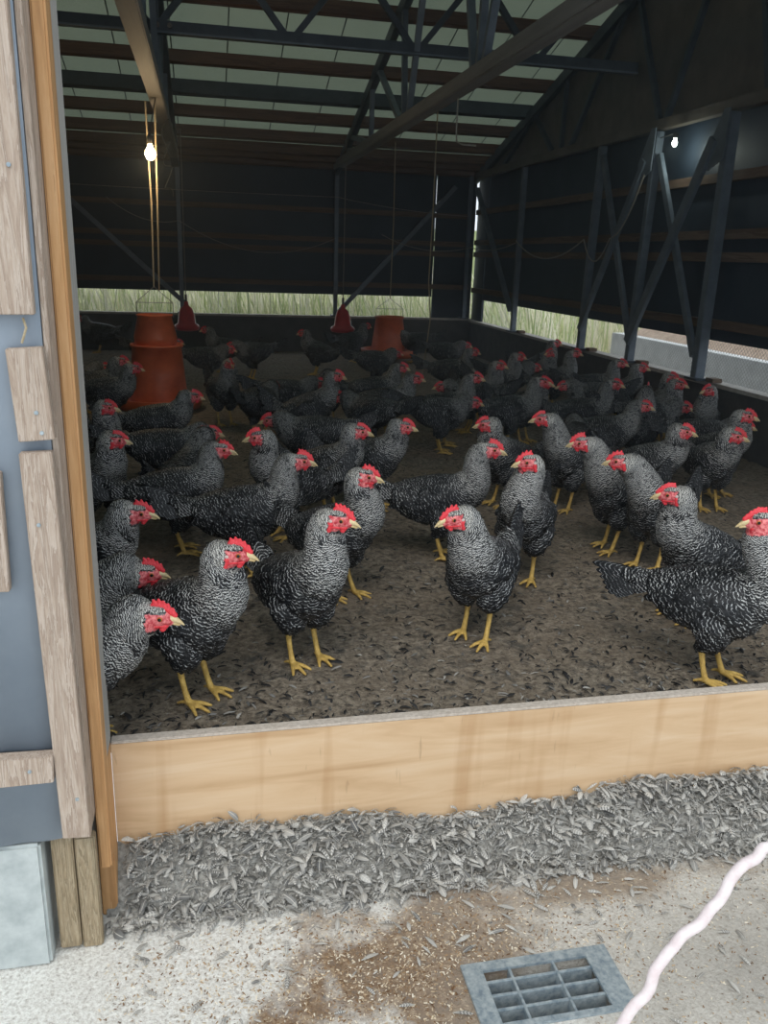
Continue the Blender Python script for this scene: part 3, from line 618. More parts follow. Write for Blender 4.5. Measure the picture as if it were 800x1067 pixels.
HENS = [
    ('barred hen standing nearest the left doorpost on both feet, head in right profile', -0.043, 1.94, 5.572, (0.119, 0.002, 0.419), 0.66, 0.35, 0.7, 0.0, 0),
    ('barred hen left of centre at the front, facing out with its beak turned right', 0.248, 2.101, 5.171, (0.121, 0.019, 0.452), 0.79, 0.35, 0.7, 0, 0),
    ('barred hen in the middle of the front row, beak turned down to the left', 0.775, 2.183, 4.022, (0.139, -0.033, 0.413), -0.66, 0.35, 0.7, 0.02, 0),
    ('large barred hen at the front right, tail stretched left and head turned back', 1.363, 1.836, 5.418, (0.06, -0.031, 0.485), -2.6, 0.17, -0.03, 0.01, 0),
    ('hen half hidden by the left doorpost, lowest of the three heads there', -0.311, 1.774, 6.093, (0.19, 0.0, 0.325), 0.0, -0.03, 0.35, 0, 0),
    ('hen at the left doorpost, middle one of the three stacked heads', -0.357, 2.081, 6.224, (0.19, -0.0, 0.3), 0.14, -0.03, 0.35, 0, 0),
    ('dark hen at the left doorpost, uppermost of the three stacked heads', -0.367, 2.413, 6.056, (0.165, 0.0, 0.37), 0.17, 0.14, 0.38, 0, 0),
    ('upright hen at the left edge just above the three stacked heads, looking right', -0.425, 3.329, 5.343, (0.13, 0.004, 0.402), 1.05, 0.35, 0.7, 0, 0),
    ('pale necked hen at the left edge, just left of the big orange feeder', -0.494, 4.033, 5.088, (0.125, 0.0, 0.405), 1.13, 0.35, 0.7, 0, 0),
    ('dark hen standing across the foot of the big orange feeder, yellow legs showing', -0.234, 4.463, 0.14, (0.165, 0.0, 0.36), 0.0, 0.14, 0.38, 0.01, 1),
    ('dark hen behind the large left profile hen, its red face pointing right and down', -0.109, 3.065, 0.125, (0.159, 0.015, 0.388), -0.31, 0.14, 0.38, 0, 0),
    ('hen with a grey face partly hidden behind the dark hen below the feeder', -0.076, 3.384, 1.052, (0.115, -0.002, 0.367), 1.57, 0.35, 0.7, 0, 0),
    ('pale hen facing left behind the large left profile hen', 0.288, 3.204, 3.52, (0.112, 0.001, 0.421), -0.4, 0.35, 0.7, 0, 0),
    ('large barred hen left of centre in long right profile, its back a pale arch', 0.136, 2.801, 0.029, (0.175, -0.005, 0.412), -0.07, 0.14, 0.38, 0, 0),
    ('hen right behind the front hen left of centre, its red head turned right', 0.424, 2.551, 5.508, (0.091, -0.01, 0.437), 0.52, 0.35, 0.7, 0.02, 0),
    ('grey necked hen standing centre left in the second row, comb upright, looking right', 0.521, 3.427, 5.664, (0.125, -0.003, 0.4), 0.44, 0.35, 0.7, 0, 0),
    ('dark hen close right of the grey necked hen in the second row, looking right', 0.738, 3.55, 5.87, (0.124, -0.003, 0.389), 0.17, 0.35, 0.7, 0, 0),
    ('large barred hen in the centre in long right profile, neck stretched up', 0.867, 2.889, -0.206, (0.165, 0.0, 0.43), -0.1, 0.14, 0.38, 0, 0),
    ('dark breasted hen right of centre facing out, its beak pointing left', 1.088, 2.626, 4.11, (0.099, 0.019, 0.461), -1.1, 0.35, 0.7, 0, 0),
    ('pale necked hen looking left, in front of the right hand crowd', 1.608, 3.451, 3.716, (0.161, -0.041, 0.439), -0.87, 0.42, 0.7, 0.01, 0),
    ('grey hen looking left behind the central long profile hen', 1.332, 3.54, 3.538, (0.122, 0.003, 0.397), -0.7, 0.35, 0.7, 0, 0),
    ('dark hen with a thin long neck and bright red face turned left', 1.571, 2.899, 3.551, (0.169, -0.047, 0.446), -0.73, 0.35, 0.7, 0.03, 0),
    ('barred hen in left profile between the thin necked hen and the swelling breasted one', 1.623, 2.68, 3.716, (0.18, -0.068, 0.431), -1.01, 0.35, 0.7, 0, 0),
    ('barred hen with a swelling breast behind the large front right hen', 1.508, 2.232, 3.313, (0.12, -0.0, 0.43), -0.63, 0.42, 0.7, 0, 0),
    ('sleek hen looking right, standing behind the swelling breasted hen on the right', 2.019, 3.378, 5.508, (0.112, -0.009, 0.398), 0.21, 0.35, 0.7, 0, 0),
    ('broad dark hen at the right edge, face just below a paler head', 2.328, 3.378, 4.702, (0.125, 0.003, 0.382), 0.79, 0.35, 0.7, 0, 0),
    ('pale headed hen by the right wall looking right, above the broad dark hen', 2.513, 3.605, 4.956, (0.12, -0.004, 0.429), 0.61, 0.35, 0.7, 0, 0),
    ('hen with upright dark neck near the right wall, head up before the mesh', 2.783, 4.68, 5.066, (0.12, 0.0, 0.42), 0.5, 0.42, 0.7, 0, 1),
    ('hen whose red face peeps out left of the upright dark neck', 2.933, 4.446, 4.21, (0.125, 0.0, 0.42), -1.0, 0.35, 0.7, 0, 1),
    ('dark breasted hen beneath the nearest steel post foot on the right', 2.963, 4.973, 4.517, (0.12, 0.0, 0.42), 1.0, 0.42, 0.7, 0, 1),
    ('hen beside the right sill with its dark head overlapping another against the bright mesh', 2.891, 5.414, -0.533, (0.125, 0.0, 0.42), 0.0, 0.35, 0.7, 0, 1),
    ('hen beside the right sill, the left one of two overlapping dark heads', 2.834, 5.691, 5.587, (0.165, 0.0, 0.42), 0.0, 0.14, 0.38, 0, 1),
    ('pale necked hen stretching its head right over the sill, backlit by the mesh', 2.652, 6.004, -0.417, (0.125, 0.0, 0.45), 0.0, 0.35, 0.7, 0, 1),
    ('hen showing the back of its grey head in the right hand crowd', 2.421, 4.274, 0.879, (0.125, 0.0, 0.42), 0.0, 0.35, 0.7, 0, 1),
    ('hen with a raised red comb in the middle of the right hand crowd', 2.122, 4.055, -0.309, (0.17, 0.002, 0.385), -0.03, 0.14, 0.38, 0, 0),
    ('long backed hen in the right hand crowd looking right with a pale beak', 2.242, 4.621, -0.378, (0.165, 0.0, 0.42), 0.0, 0.14, 0.38, 0, 1),
    ('dark hen silhouetted against the grass with its head raised, by the right sill', 2.94, 7.013, -0.064, (0.12, 0.0, 0.42), -0.5, 0.42, 0.7, 0, 1),
    ('hen with a small red comb beneath the far steel post foot on the right', 2.826, 6.637, 4.539, (0.125, 0.0, 0.39), -1.5, 0.35, 0.7, 0, 1),
    ('hen looking right in the right hand crowd, left of two heads side by side', 1.82, 4.718, -0.357, (0.165, 0.0, 0.42), 0.0, 0.14, 0.38, 0, 1),
    ('hen looking right in the right hand crowd, close by its double', 1.975, 4.893, 5.351, (0.125, 0.0, 0.39), 0.5, 0.35, 0.7, 0, 1),
    ('silver backed hen right of the middle, looking right in the fourth row', 1.438, 4.834, -0.149, (0.165, 0.0, 0.42), 0.0, 0.14, 0.38, 0, 1),
    ('hen with a red face in the fourth row, left of the silver backed hen', 1.112, 5.021, -0.222, (0.165, 0.0, 0.39), 0.0, 0.14, 0.38, 0, 1),
    ('upright hen behind the silver backed hen, looking right', 1.911, 5.535, 5.236, (0.125, 0.0, 0.42), 0.5, 0.35, 0.7, 0, 1),
    ('dark hen near the far right corner with its red face turned right', 2.214, 6.026, 5.651, (0.125, 0.0, 0.42), 0.5, 0.35, 0.7, 0, 1),
    ('dark hen with a pale patched head close under the far corner', 1.988, 6.58, 5.792, (0.165, 0.0, 0.39), 0.5, 0.14, 0.38, 0, 1),
    ('dark hen in the far middle with its long neck up, looking right', 0.631, 4.88, -0.119, (0.125, 0.0, 0.42), 0.0, 0.35, 0.7, 0, 1),
    ('hen turned away in the middle distance, fluffy grey rump towards the door', 0.8, 5.568, 1.42, (0.19, 0.0, 0.3), 0.0, -0.03, 0.35, 0, 1),
    ('black hen standing alone on the far litter with its head raised left', 1.017, 7.945, 2.805, (0.125, 0.0, 0.39), 0.0, 0.35, 0.7, 0, 1),
    ('black hen with raised tail beside the hanging orange feeder on its left', 1.563, 8.936, 0.35, (0.165, 0.0, 0.385), 0.0, 0.14, 0.38, 0, 1),
    ('black hen with its tail up behind the hanging orange feeder on its right', 2.24, 8.977, 2.984, (0.19, 0.0, 0.3), 0.0, -0.03, 0.35, 0, 1),
    ('hen by the back sill at the far left, tail towards the feeder', -1.153, 9.611, 3.121, (0.165, 0.0, 0.36), 0.0, 0.14, 0.38, 0, 1),
    ('dark hen at the back sill right of the big feeder, tail to the right', 0.16, 8.134, 2.986, (0.165, 0.0, 0.39), 0.0, 0.14, 0.38, 0, 1),
    ('dark hen with a red face left of the big orange feeder', -0.709, 5.715, 0.182, (0.165, 0.0, 0.39), 0.0, 0.14, 0.38, 0, 1),
    ('dark hen with its head close against the left side of the big orange feeder', -0.594, 5.423, 6.015, (0.165, 0.0, 0.39), 0.5, 0.14, 0.38, 0, 1),
    ('grey faced hen looking out from behind the dark back left of centre', 0.11, 5.526, 5.034, (0.125, 0.0, 0.42), 0.0, 0.35, 0.7, 0, 1),
    ('hunched dark hen right of the big orange feeder with its back towards the door', 0.317, 5.065, 0.985, (0.19, 0.0, 0.3), 0.0, -0.03, 0.35, 0, 1),
    ('dark hen left of centre in the middle distance, body lying in shadow', 0.533, 5.347, 0.161, (0.19, 0.0, 0.3), 0.0, -0.03, 0.35, 0, 1),
    ('dark hen crossing in front of the hanging feeder, head turned right', 1.135, 5.514, -0.087, (0.165, 0.0, 0.39), 0.0, 0.14, 0.38, 0, 1),
    ('black hen feeding just below the hanging orange feeder', 1.455, 7.112, 0.147, (0.19, 0.0, 0.3), 0.0, -0.03, 0.35, 0, 1),
    ('black hen in the shadow behind the big orange feeder', 0.017, 7.261, 0.172, (0.19, 0.0, 0.3), 0.0, -0.03, 0.35, 0, 1),
    ('black hen bowed at the left edge of the doorway, left of the big feeder', -0.868, 6.011, 0.457, (0.19, 0.0, 0.3), 0.0, -0.03, 0.35, 0, 1),
    ('black hen low in the crowd between the hunched hen and the grey necked hen', 0.488, 4.082, 2.935, (0.19, 0.0, 0.3), 0.0, -0.03, 0.35, 0, 0),
    ('black hen bowed between the central profile hen and the grey hen behind it', 1.351, 4.642, -0.104, (0.19, 0.0, 0.3), 0.0, -0.03, 0.35, 0, 1),
    ('black hen bowed in the fourth row beneath the silver backed hen', 1.694, 5.217, 2.997, (0.19, 0.0, 0.3), 0.0, -0.03, 0.35, 0, 1),
    ('dark hen low in the right hand crowd under the long backed hen', 2.575, 5.259, 3.035, (0.19, 0.0, 0.3), 0.0, -0.03, 0.35, 0, 1),
    ('dark hen low in the right hand crowd beneath the raised red comb', 2.617, 4.485, -0.247, (0.19, 0.0, 0.3), -0.5, -0.03, 0.35, 0, 1),
    ('black hen low behind the looking right pair, near the far right post', 2.382, 6.248, -0.019, (0.19, 0.0, 0.3), 0.0, -0.03, 0.35, 0, 1),
    ('dark hen low at the right, between the sleek hen and the broad dark hen', 2.629, 3.906, -0.248, (0.19, 0.0, 0.3), -0.09, -0.03, 0.35, 0, 0),
    ('black hen low in the far middle, right of the far upright neck', 0.912, 4.701, 2.422, (0.19, 0.0, 0.3), 0.0, -0.03, 0.35, 0, 1),
    ('black hen bowed far back between the hanging feeder and the corner', 2.325, 7.919, -0.111, (0.19, 0.0, 0.3), 0.0, -0.03, 0.35, 0, 1),
    ('black hen bowed under the left part of the back sill, past the feeder', -0.434, 7.835, 0.055, (0.19, 0.0, 0.3), 0.0, -0.03, 0.35, 0, 1),
    ('dark hen bowed behind the left profile hen, tail to the left', -0.172, 3.792, 0.185, (0.19, 0.0, 0.3), -0.14, -0.03, 0.35, 0, 0),
    ('black hen bowed on the open far litter left of the black hen standing alone', 0.399, 7.672, 3.439, (0.19, 0.0, 0.3), 0.0, -0.03, 0.35, 0, 1),
    ('dark hen bowed behind the dark breasted hen, right of the central profile hen', 1.853, 3.879, 1.295, (0.19, 0.0, 0.3), 0.0, -0.03, 0.35, 0, 0),
]
# purlins under the roof sheets, from the back wall forwards
pur = [(9.90, 'w'), (9.74, 'w'), (9.57, 'w'), (9.27, 'w'), (8.84, 'w'), (8.40, 's'), (7.89, 'w'), (7.02, 'w'), (6.5, 's'), (6.0, 'w'), (5.5, 'w'), (5.0, 's'), (4.5, 'w'), (4.0, 'w'), (3.5, 's'), (3.0, 'w'), (2.4, 'w')]
words = ['first', 'second', 'third', 'fourth', 'fifth', 'sixth', 'seventh', 'eighth', 'ninth', 'tenth', 'eleventh', 'twelfth', 'thirteenth', 'fourteenth', 'fifteenth', 'sixteenth', 'seventeenth']
for i, (y, k_) in enumerate(pur):
    z = zroof(y) - .065; st = k_ == 's'
    o = MB().beam((XL+.02, y, z), (XR-.01, y, z), .055 if not st else .07, .10 if not st else .12, (0, .27, .96)).obj('purlin', 'steel_dark' if st else 'purlin_wood')
    tag(o, '%s purlin under the green roof, %s counted from the back wall' % ('dark steel' if st else 'brown wooden', words[i]), 'beam', 'purlins under the roof')
# girts on the dark curtains
for nm, z in (('top', 1.60), ('upper middle', 1.283), ('lower middle', 1.165), ('bottom', .79)):
    tag(MB().box((XL+.01, YB-.03, z-.028), (XR-.06, YB+.018, z+.028)).obj('wall_girt', 'girt_wood'), 'brown wooden rail across the dark back wall, %s of the four' % nm, 'rail', 'rails on the back wall')
for nm, z in (('top', 1.65), ('upper middle', 1.31), ('lower middle', 1.175), ('bottom', .765)):
    tag(MB().box((XR-.03, YF+.06, z-.028), (XR+.018, YB-.04, z+.028)).obj('wall_girt', 'girt_wood_side'), 'brown wooden rail along the dark right wall, %s of the four' % nm, 'rail', 'rails on the right wall')
# roof frames: pale tie beam, sloping chord, webs
def frame(x, label, webs, yend):
    t = thing('roof_frame', label, 'roof truss', (x, 6.0, 2.1))
    MB().beam((x, YB-.06, ztie()), (x, yend, ztie()), .09, .085).obj('tie_beam', 'pale_beam', t, .006)
    MB().beam((x, YB-.06, zroof(YB)-.12), (x, 1.80, zroof(1.80)-.19), .05 if x > 0 else .085, .10).obj('rafter', 'steel_dark', t, .004)
    for (ya, yb) in webs:
        MB().beam((x, ya, ztie()+.04), (x, yb, zroof(yb)-.18), .04, .04).obj('web', 'steel_grey', t)
    mb = MB(); mb.box((x-.032, YB-.22, 1.99), (x-.026, YB-.02, 2.14)); mb.obj('gusset_plate', 'steel_dark', t)
    return t
frame(1.50, 'roof frame in the middle with a long pale tie beam running to the back wall', [(8.9, 9.2), (8.1, 8.9), (7.9, 7.9), (6.75, 7.6), (6.6, 6.7), (6.45, 6.05), (4.9, 5.3), (4.8, 4.7), (4.7, 4.1)], 1.78)
frame(-.27, 'roof frame on the left with a pale tie beam above the glowing bulb', [(8.9, 9.2), (8.1, 8.9), (7.9, 7.9), (6.7, 7.3), (6.6, 6.6), (6.4, 5.9), (4.9, 5.3), (4.7, 4.7)], 1.78)
t = thing('roof_frame', 'dim roof frame standing against the brown gable at the right', 'roof truss', (3.14, 6, 2.1))
MB().beam((3.14, YB-.05, 2.045), (3.14, 1.78, 2.045), .07, .07).obj('tie_beam', 'gable_board', t, .004)
MB().beam((3.14, YB-.05, zroof(YB)-.12), (3.14, 1.80, zroof(1.80)-.19), .05, .09).obj('rafter', 'steel_dark', t)
for ya, yb in ((9.0, 8.3), (7.7, 8.2), (7.5, 7.5), (7.3, 6.5), (5.8, 6.3), (5.7, 5.1), (4.6, 5.0)):
    MB().beam((3.15, ya, 2.08), (3.15, yb, zroof(yb)-.18), .035, .035).obj('web', 'steel_dark', t)
# lattice girder tying the frames
t = thing('lattice_girder', 'dark steel lattice girder crossing under the green roof from frame to frame', 'beam', (0, 6.3, 2.5))
MB().beam((XL+.05, 6.30, 2.50), (XR-.02, 6.30, 2.50), .06, .075).obj('bottom_chord', 'steel_dark', t)
MB().beam((XL+.05, 6.262, 2.466), (XR-.02, 6.262, 2.466), .018, .012).obj('chord_flange', 'steel_grey', t)
MB().beam((XL+.05, 6.30, 2.98), (XR-.02, 6.30, 2.98), .05, .06).obj('top_chord', 'steel_dark', t)
for x0 in [-2.92, -2.04, -1.15, -.27, .62, 1.50, 2.38]:
    for sg in (-1, 1): MB().beam((x0+sg*.035, 6.3, 2.52), (x0+sg*.40, 6.3, 2.96), .04, .04, (0, 1, 0)).obj('web', 'steel_dark', t)
for dx in (-.05, .03): MB().tube([(-.2+dx, 6.24, 2.505), (-.2+dx, 6.28, 2.505)], .016).obj('bolt', 'bolt', t)
# posts and braces
def post(a, b, w, label, mat='steel_grey', name='steel_post', cat='post', group=None, foot=None, h=None):
    t = thing(name, label, cat, b, 0, group)
    MB().beam(a, b, w, h or w, (1, 0, 0) if abs(a[2]-b[2]) > abs(a[1]-b[1])+abs(a[0]-b[0]) else (0, 0, 1)).obj('shaft', mat, t, .003)
    if foot: MB().box((b[0]-.05, b[1]-.07, b[2]-.0), (b[0]+.04, b[1]+.07, b[2]+.015)).obj('foot_plate', 'steel_dark', t)
    return t
YP = YB-.075
for x, l in ((-.25, 'slim grey steel post on the back sill behind the red drinker on the left'), (1.50, 'slim grey steel post on the back sill below the middle roof frame'), (3.08, 'slim grey steel post in the far corner of the shed')):
    post((x, YP, 2.12), (x, YP, .427), .045, l, foot=True)
post((2.90, YP+.02, 1.92), (1.53, YP+.02, .46), .05, 'grey diagonal steel brace on the right half of the back wall', name='steel_brace', cat='brace')
post((-1.55, YP+.02, 1.75), (-.20, YP+.02, .52), .05, 'grey diagonal steel brace at the left end of the back wall', name='steel_brace', cat='brace')
xp = XR-.085
post((xp, 8.27, 2.00), (xp, 8.27, .412), .05, 'grey steel post on the right sill, farthest of the four', foot=True)
post((xp, 6.58, 2.00), (xp, 6.63, .412), .055, 'grey steel post on the right sill where grass gives way to mesh', foot=True)
post((xp, 5.72, 2.00), (xp, 5.77, .412), .055, 'grey steel post on the right sill under the white lamp', foot=True)
post((xp, 4.86, 2.00), (xp, 4.85, .412), .065, 'grey steel post on the right sill nearest the doorway', foot=True)
for a, b, l in (((xp-.05, 4.95, 1.86), (xp-.05, 5.74, .56), 'broad grey steel brace slanting from the nearest right post down to the next'),
                ((xp-.02, 5.64, 1.84), (xp-.02, 4.89, .56), 'grey steel brace slanting down to the foot of the nearest right post'),
                ((xp-.04, 5.80, 1.82), (xp-.04, 6.60, .58), 'thin grey steel brace slanting from under the white lamp down to the far post'),
                ((xp-.01, 6.54, 1.93), (xp-.01, 5.80, .60), 'thin grey steel brace slanting from the grass side post down to the lamp post'),
                ((xp-.02, 9.70, 1.9), (xp-.02, 8.33, .62), 'dim steel brace slanting from the far corner down to the farthest right post')):
    post(a, b, .055 if 'broad' not in l else .075, l, name='steel_brace', cat='brace', h=.03)
for y in (4.86, 5.72):   # gussets at the post heads
    pr = MB(); pr.add([(xp-.045, y-.03, 2.02), (xp-.045, y+.03, 2.02), (xp-.045, y+.17, 1.80), (xp-.045, y+.13, 1.68), (xp-.045, y-.02, 1.74), (xp-.038, y-.03, 2.02), (xp-.038, y+.03, 2.02), (xp-.038, y+.17, 1.80), (xp-.038, y+.13, 1.68), (xp-.038, y-.02, 1.74)],
        [(0, 1, 2, 3, 4), (9, 8, 7, 6, 5)] + [(i, 5+i, 5+(i+1) % 5, (i+1) % 5) for i in range(5)])
    tag(pr.obj('gusset_plate', 'steel_grey'), 'flat steel gusset at the head of the %s' % ('nearest right post' if y == 4.86 else 'post under the white lamp'), 'bracket')
for y in (4.85, 5.77, 6.63, 8.27):
    tag(MB().box((XR-.075, y-.16, .4115), (XR-.005, y-.08, .438)).obj('wood_block', 'girt_wood_side', None, .003), 'small wood block on the right sill beside the %s' % {4.85: 'nearest post foot', 5.77: 'post under the lamp', 6.63: 'post between grass and mesh', 8.27: 'farthest post'}[y], 'block')
# wire mesh in the right opening
mb = MB(); zs0, zs1 = .412, .66; h = zs1-zs0; st = .030; V = []; F = []; n = 0
for i in range(int((6.9-2.2+h)/st)):
    for dr in (1, -1):
        a = 2.2-h+i*st; ya, yb = (a, a+h) if dr == 1 else (a+h, a); za, zb = zs0, zs1
        for dy, dz in ((0, .0014), (.0013, -.0008), (-.0013, -.0008)):
            V += [(XR+.012+.001*dr, ya+dy, za+dz), (XR+.012+.001*dr, yb+dy, zb+dz)]
        F += [(n, n+1, n+3, n+2), (n+2, n+3, n+5, n+4), (n+4, n+5, n+1, n)]; n += 6
mb.add(V, F); tag(mb.obj('wire_mesh', 'wire_steel'), 'fine diamond wire netting stretched across the right opening', 'netting')
# dusty air inside the shed
if HAZE:
    hm = bpy.data.materials.new('dusty_air'); hm.use_nodes = True; nt = hm.node_tree; nt.nodes.clear(); vs = nt.nodes.new('ShaderNodeVolumeScatter'); oo = nt.nodes.new('ShaderNodeOutputMaterial')
    vs.inputs['Color'].default_value = (.74, .88, 1, 1); vs.inputs['Density'].default_value = HAZE; vs.inputs['Anisotropy'].default_value = .3; nt.links.new(vs.outputs[0], oo.inputs['Volume']); M['dusty_air'] = hm
    hz = MB(); hz.add([(XL+.02, YF+.06, .001), (XR-.002, YF+.06, .001), (XR-.002, YB-.002, .001), (XL+.02, YB-.002, .001), (XL+.02, YF+.06, zroof(YF+.06)-.01), (XR-.002, YF+.06, zroof(YF+.06)-.01), (XR-.002, YB-.002, zroof(YB)-.01), (XL+.02, YB-.002, zroof(YB)-.01)], [(0, 3, 2, 1), (4, 5, 6, 7), (0, 1, 5, 4), (1, 2, 6, 5), (2, 3, 7, 6), (3, 0, 4, 7)])
    tag(hz.obj('dusty_air', 'dusty_air'), 'faint bluish dust haze hanging inside the shed', 'haze', None, 'stuff')
# hanging feeders and drinkers
def feeder(x, y, r0, r1, z0, z1, label, rope_top, bucket=False):
    t = thing('hanging_feeder', label, 'feeder', (x, y, 0))
    prof = [(r0-.012, z0), (r0, z0), (r0, z0+.02), (r0+(r1-r0)*.5, (z0+z1)/2), (r1, z1-.02), (r1+.012, z1-.018), (r1+.012, z1), (r1-.004, z1), (r0-.012, z0)]
    MB().lathe(prof, (x, y, 0)).obj('hopper', 'feeder_orange', t, 0, True)
    pan = [(.001, z0-.045), (r0+.085, z0-.045), (r0+.115, z0+.035), (r0+.105, z0+.038), (r0+.078, z0-.035), (.001, z0-.035)]
    MB().lathe(pan, (x, y, 0)).obj('pan', 'feeder_orange', t, 0, True)
    top = z1
    if bucket:
        MB().lathe([(.001, z1-.03), (.140, z1-.03), (.150, z1+.05), (.118, z1+.19), (.126, z1+.195), (.126, z1+.205), (.112, z1+.205), (.10, z1)], (x-.005, y, 0)).obj('inner_bucket', 'feeder_orange', t, 0, True); top = z1+.205
    w = top+.10; rr = .125 if bucket else r1
    MB().tube([(x-rr, y, top-.02), (x-rr, y, w-.02), (x-rr+.01, y, w-.01), (x, y, w+.09), (x+rr-.01, y, w-.01), (x+rr, y, w-.02), (x+rr, y, top-.02)], .0035, 6).obj('wire_bail', 'wire_steel', t)
    MB().tube([(x-rr, y, w-.02), (x+rr, y, w-.02)], .003, 6).obj('spreader_wire', 'wire_steel', t)
    rp = MB().tube([(x, y, w+.085), (x+.01, y, (w+rope_top)/2), (x+.0, y, rope_top)], .006, 6)
    tag(rp.obj('rope', 'rope_tan'), 'rope holding up the %s' % ('big orange feeder' if bucket else 'orange feeder by the back wall'), 'rope')
feeder(-.345, 6.19, .205, .172, .055, .462, 'big stacked orange hanging feeder on the left with an upper bucket', ztie()-.04, True)
feeder(1.985, 9.10, .195, .150, .10, .49, 'orange hanging feeder near the back wall with a wire bail', zroof(9.1)-.12)
tag(MB().tube([(-.31, 6.19, .83), (-.295, 6.17, 1.4), (-.285, 6.2, ztie()-.04)], .006, 6).obj('rope', 'rope_tan'), 'second rope close beside the glowing bulb', 'rope')
def drinker(x, y, z, label, top):
    t = thing('bell_drinker', label, 'drinker', (x, y, 0))
    MB().lathe([(.001, z+.26), (.02, z+.26), (.026, z+.22), (.06, z+.19), (.085, z+.12), (.092, z+.04), (.125, z+.02), (.135, z), (.12, z-.03), (.06, z-.04), (.001, z-.04)], (x, y, 0)).obj('bell', 'drinker_red', t, 0, True)
    MB().tube([(x, y, z+.25), (x, y, z+.33)], .012, 8).obj('valve', 'cable_black', t)
    tag(MB().tube([(x, y, z+.32), (x+.004, y, top)], .005, 6).obj('cord', 'cable_pale'), 'cord holding the red bell drinker %s' % label.split('hanging ')[1], 'cord')
drinker(-.19, 9.1, .34, 'red bell drinker hanging behind the big feeder', zroof(9.1)-.12)
drinker(1.465, 9.1, .345, 'red bell drinker hanging in front of the middle back post', zroof(9.1)-.12)
# bulbs
def bulb(p, top, label, mat, e, col, rad=.03):
    t = thing('light_bulb', label, 'lamp', p)
    o = MB().lathe([(.001, -rad*1.2), (rad*.6, -rad), (rad, -.2*rad), (rad*.9, .5*rad), (rad*.5, 1.2*rad), (.012, 1.7*rad), (.001, 1.75*rad)], p, 20).obj('glass', mat, t, 0, True)
    MB().lathe([(.001, rad*1.7), (.017, rad*1.7), (.019, rad*3), (.008, rad*3.6), (.001, rad*3.6)], p, 16).obj('socket', 'cable_black', t, 0, True)
    MB().tube(sag((p[0], p[1], p[2]+rad*3.5), top, .0, 6), .004, 6).obj('flex', 'cable_black', t)
    l = bpy.data.lights.new('bulb_glow', 'POINT'); l.energy = e; l.color = col; l.shadow_soft_size = rad; lo = bpy.data.objects.new('bulb_glow', l); COL.objects.link(lo); lo.parent = t; lo.location = (0, 0, -rad*2.2)
bulb((-.318, 6.02, 1.70), (-.27, 6.02, ztie()-.04), 'glowing warm bulb hanging from the left tie beam', 'warm_bulb', 5, (1, .75, .45), .034)
bulb((3.06, 5.40, 1.885), (xp-.02, 5.66, 1.95), 'small white lamp near the head of the right wall posts', 'cool_bulb', 2, (.9, 1, .9), .018)
# cables
def cable(pts, label, r=.005, mat='cable_pale', name='cable'): tag(MB().tube(pts, r, 6).obj(name, mat), label, 'cable')
cable(sag((-1.0, YP-.04, 1.63), (-.25, YP-.04, 1.42), .10)+sag((-.25, YP-.04, 1.42), (1.49, YP-.04, 1.30), .24)[1:], 'sagging pale cable across the left half of the back wall')
cable(sag((XL+.1, YP-.045, 1.78), (1.5, YP-.045, 1.74), .02)+sag((1.5, YP-.045, 1.74), (3.05, YP-.045, 1.60), .03)[1:], 'long taut cable high along the back wall', .004)
cable(sag((2.02, YP-.05, 1.36), (3.03, 9.6, 1.25), .10)+sag((3.03, 9.6, 1.25), (xp-.04, 8.27, 1.29), .05)[1:], 'sagging pale cable round the far corner')
cable(sag((xp-.04, 8.27, 1.31), (xp-.05, 6.66, 1.30), .16)+sag((xp-.05, 6.66, 1.30), (xp-.05, 6.2, 1.30), .17)[1:]+sag((xp-.05, 6.2, 1.30), (xp-.06, 5.75, 1.72), .10)[1:], 'looping pale cable along the posts of the right wall', .006)
cable([(2.13, 8.0, zroof(8.0)-.1), (2.13, 8.0, 1.5), (2.12, 8.0, .9), (2.16, 8.02, .55), (2.10, 8.0, 0.01)], 'pale hanging line between the orange feeder and the far corner', .006, 'rope_tan', 'rope')
cable([(1.52, 5.25, ztie()-.04), (1.52, 5.25, 1.85), (1.525, 5.25, 1.79), (1.56, 5.24, 1.775), (1.64, 5.22, 1.77)], 'short bent wire hanging from the middle tie beam', .005)
a_ = [(-.25+.03*math.cos(q*.8)+.01*q/20, 6.9+.02*math.sin(q*.5), 2.03-.55*(q/24)+.03*math.sin(q*.9)) for q in range(25)]
cable(a_, 'tangle of thin cable dangling below the left tie beam', .004, 'cable_black')
# ------------------------------------------------------------------ doorway and door at the left
t = thing('threshold_board', 'wide pale plywood board closing the foot of the doorway', 'board', (.9, 1.70, -.36))
MB().box((-.235, 1.695, -.36), (2.3, 1.719, .040)).obj('panel', 'threshold_ply', t)
MB().box((-.235, 1.694, .040), (2.3, 1.722, .047)).obj('top_edge', 'board_edge', t, .002)
t = thing('door_frame', 'door frame at the left with a bright orange front edge and grey reveal', 'door frame', (-.24, 1.6, -.36))
MB().box((-.2575, 1.566, -.185), (-.2330, 1.62, 2.3)).obj('orange_strip', 'orange_wood', t, .004)
MB().box((-.2690, 1.507, -.04), (-.2585, 1.62, 2.3)).obj('plywood_edge', 'weathered_batten', t, .001)
MB().box((-.2690, 1.625, .05), (-.2350, 1.705, 2.3)).obj('reveal', 'grey_post', t, .002)
MB().box((-.2690, 1.625, -.36), (-.2350, 1.693, .05)).obj('lower_reveal', 'orange_wood', t, .002)
MB().box((-.300, 1.535, -.36), (-.2585, 1.559, -.075)).obj('foot_post', 'mossy_post', t, .003)
t = thing('sliding_door', 'blue grey sheet door on the left edge with weathered wood battens', 'door', (-.6, 1.5, -.05))
mb = MB(); xs = np.linspace(-1.3, -.2705, 60); V = []
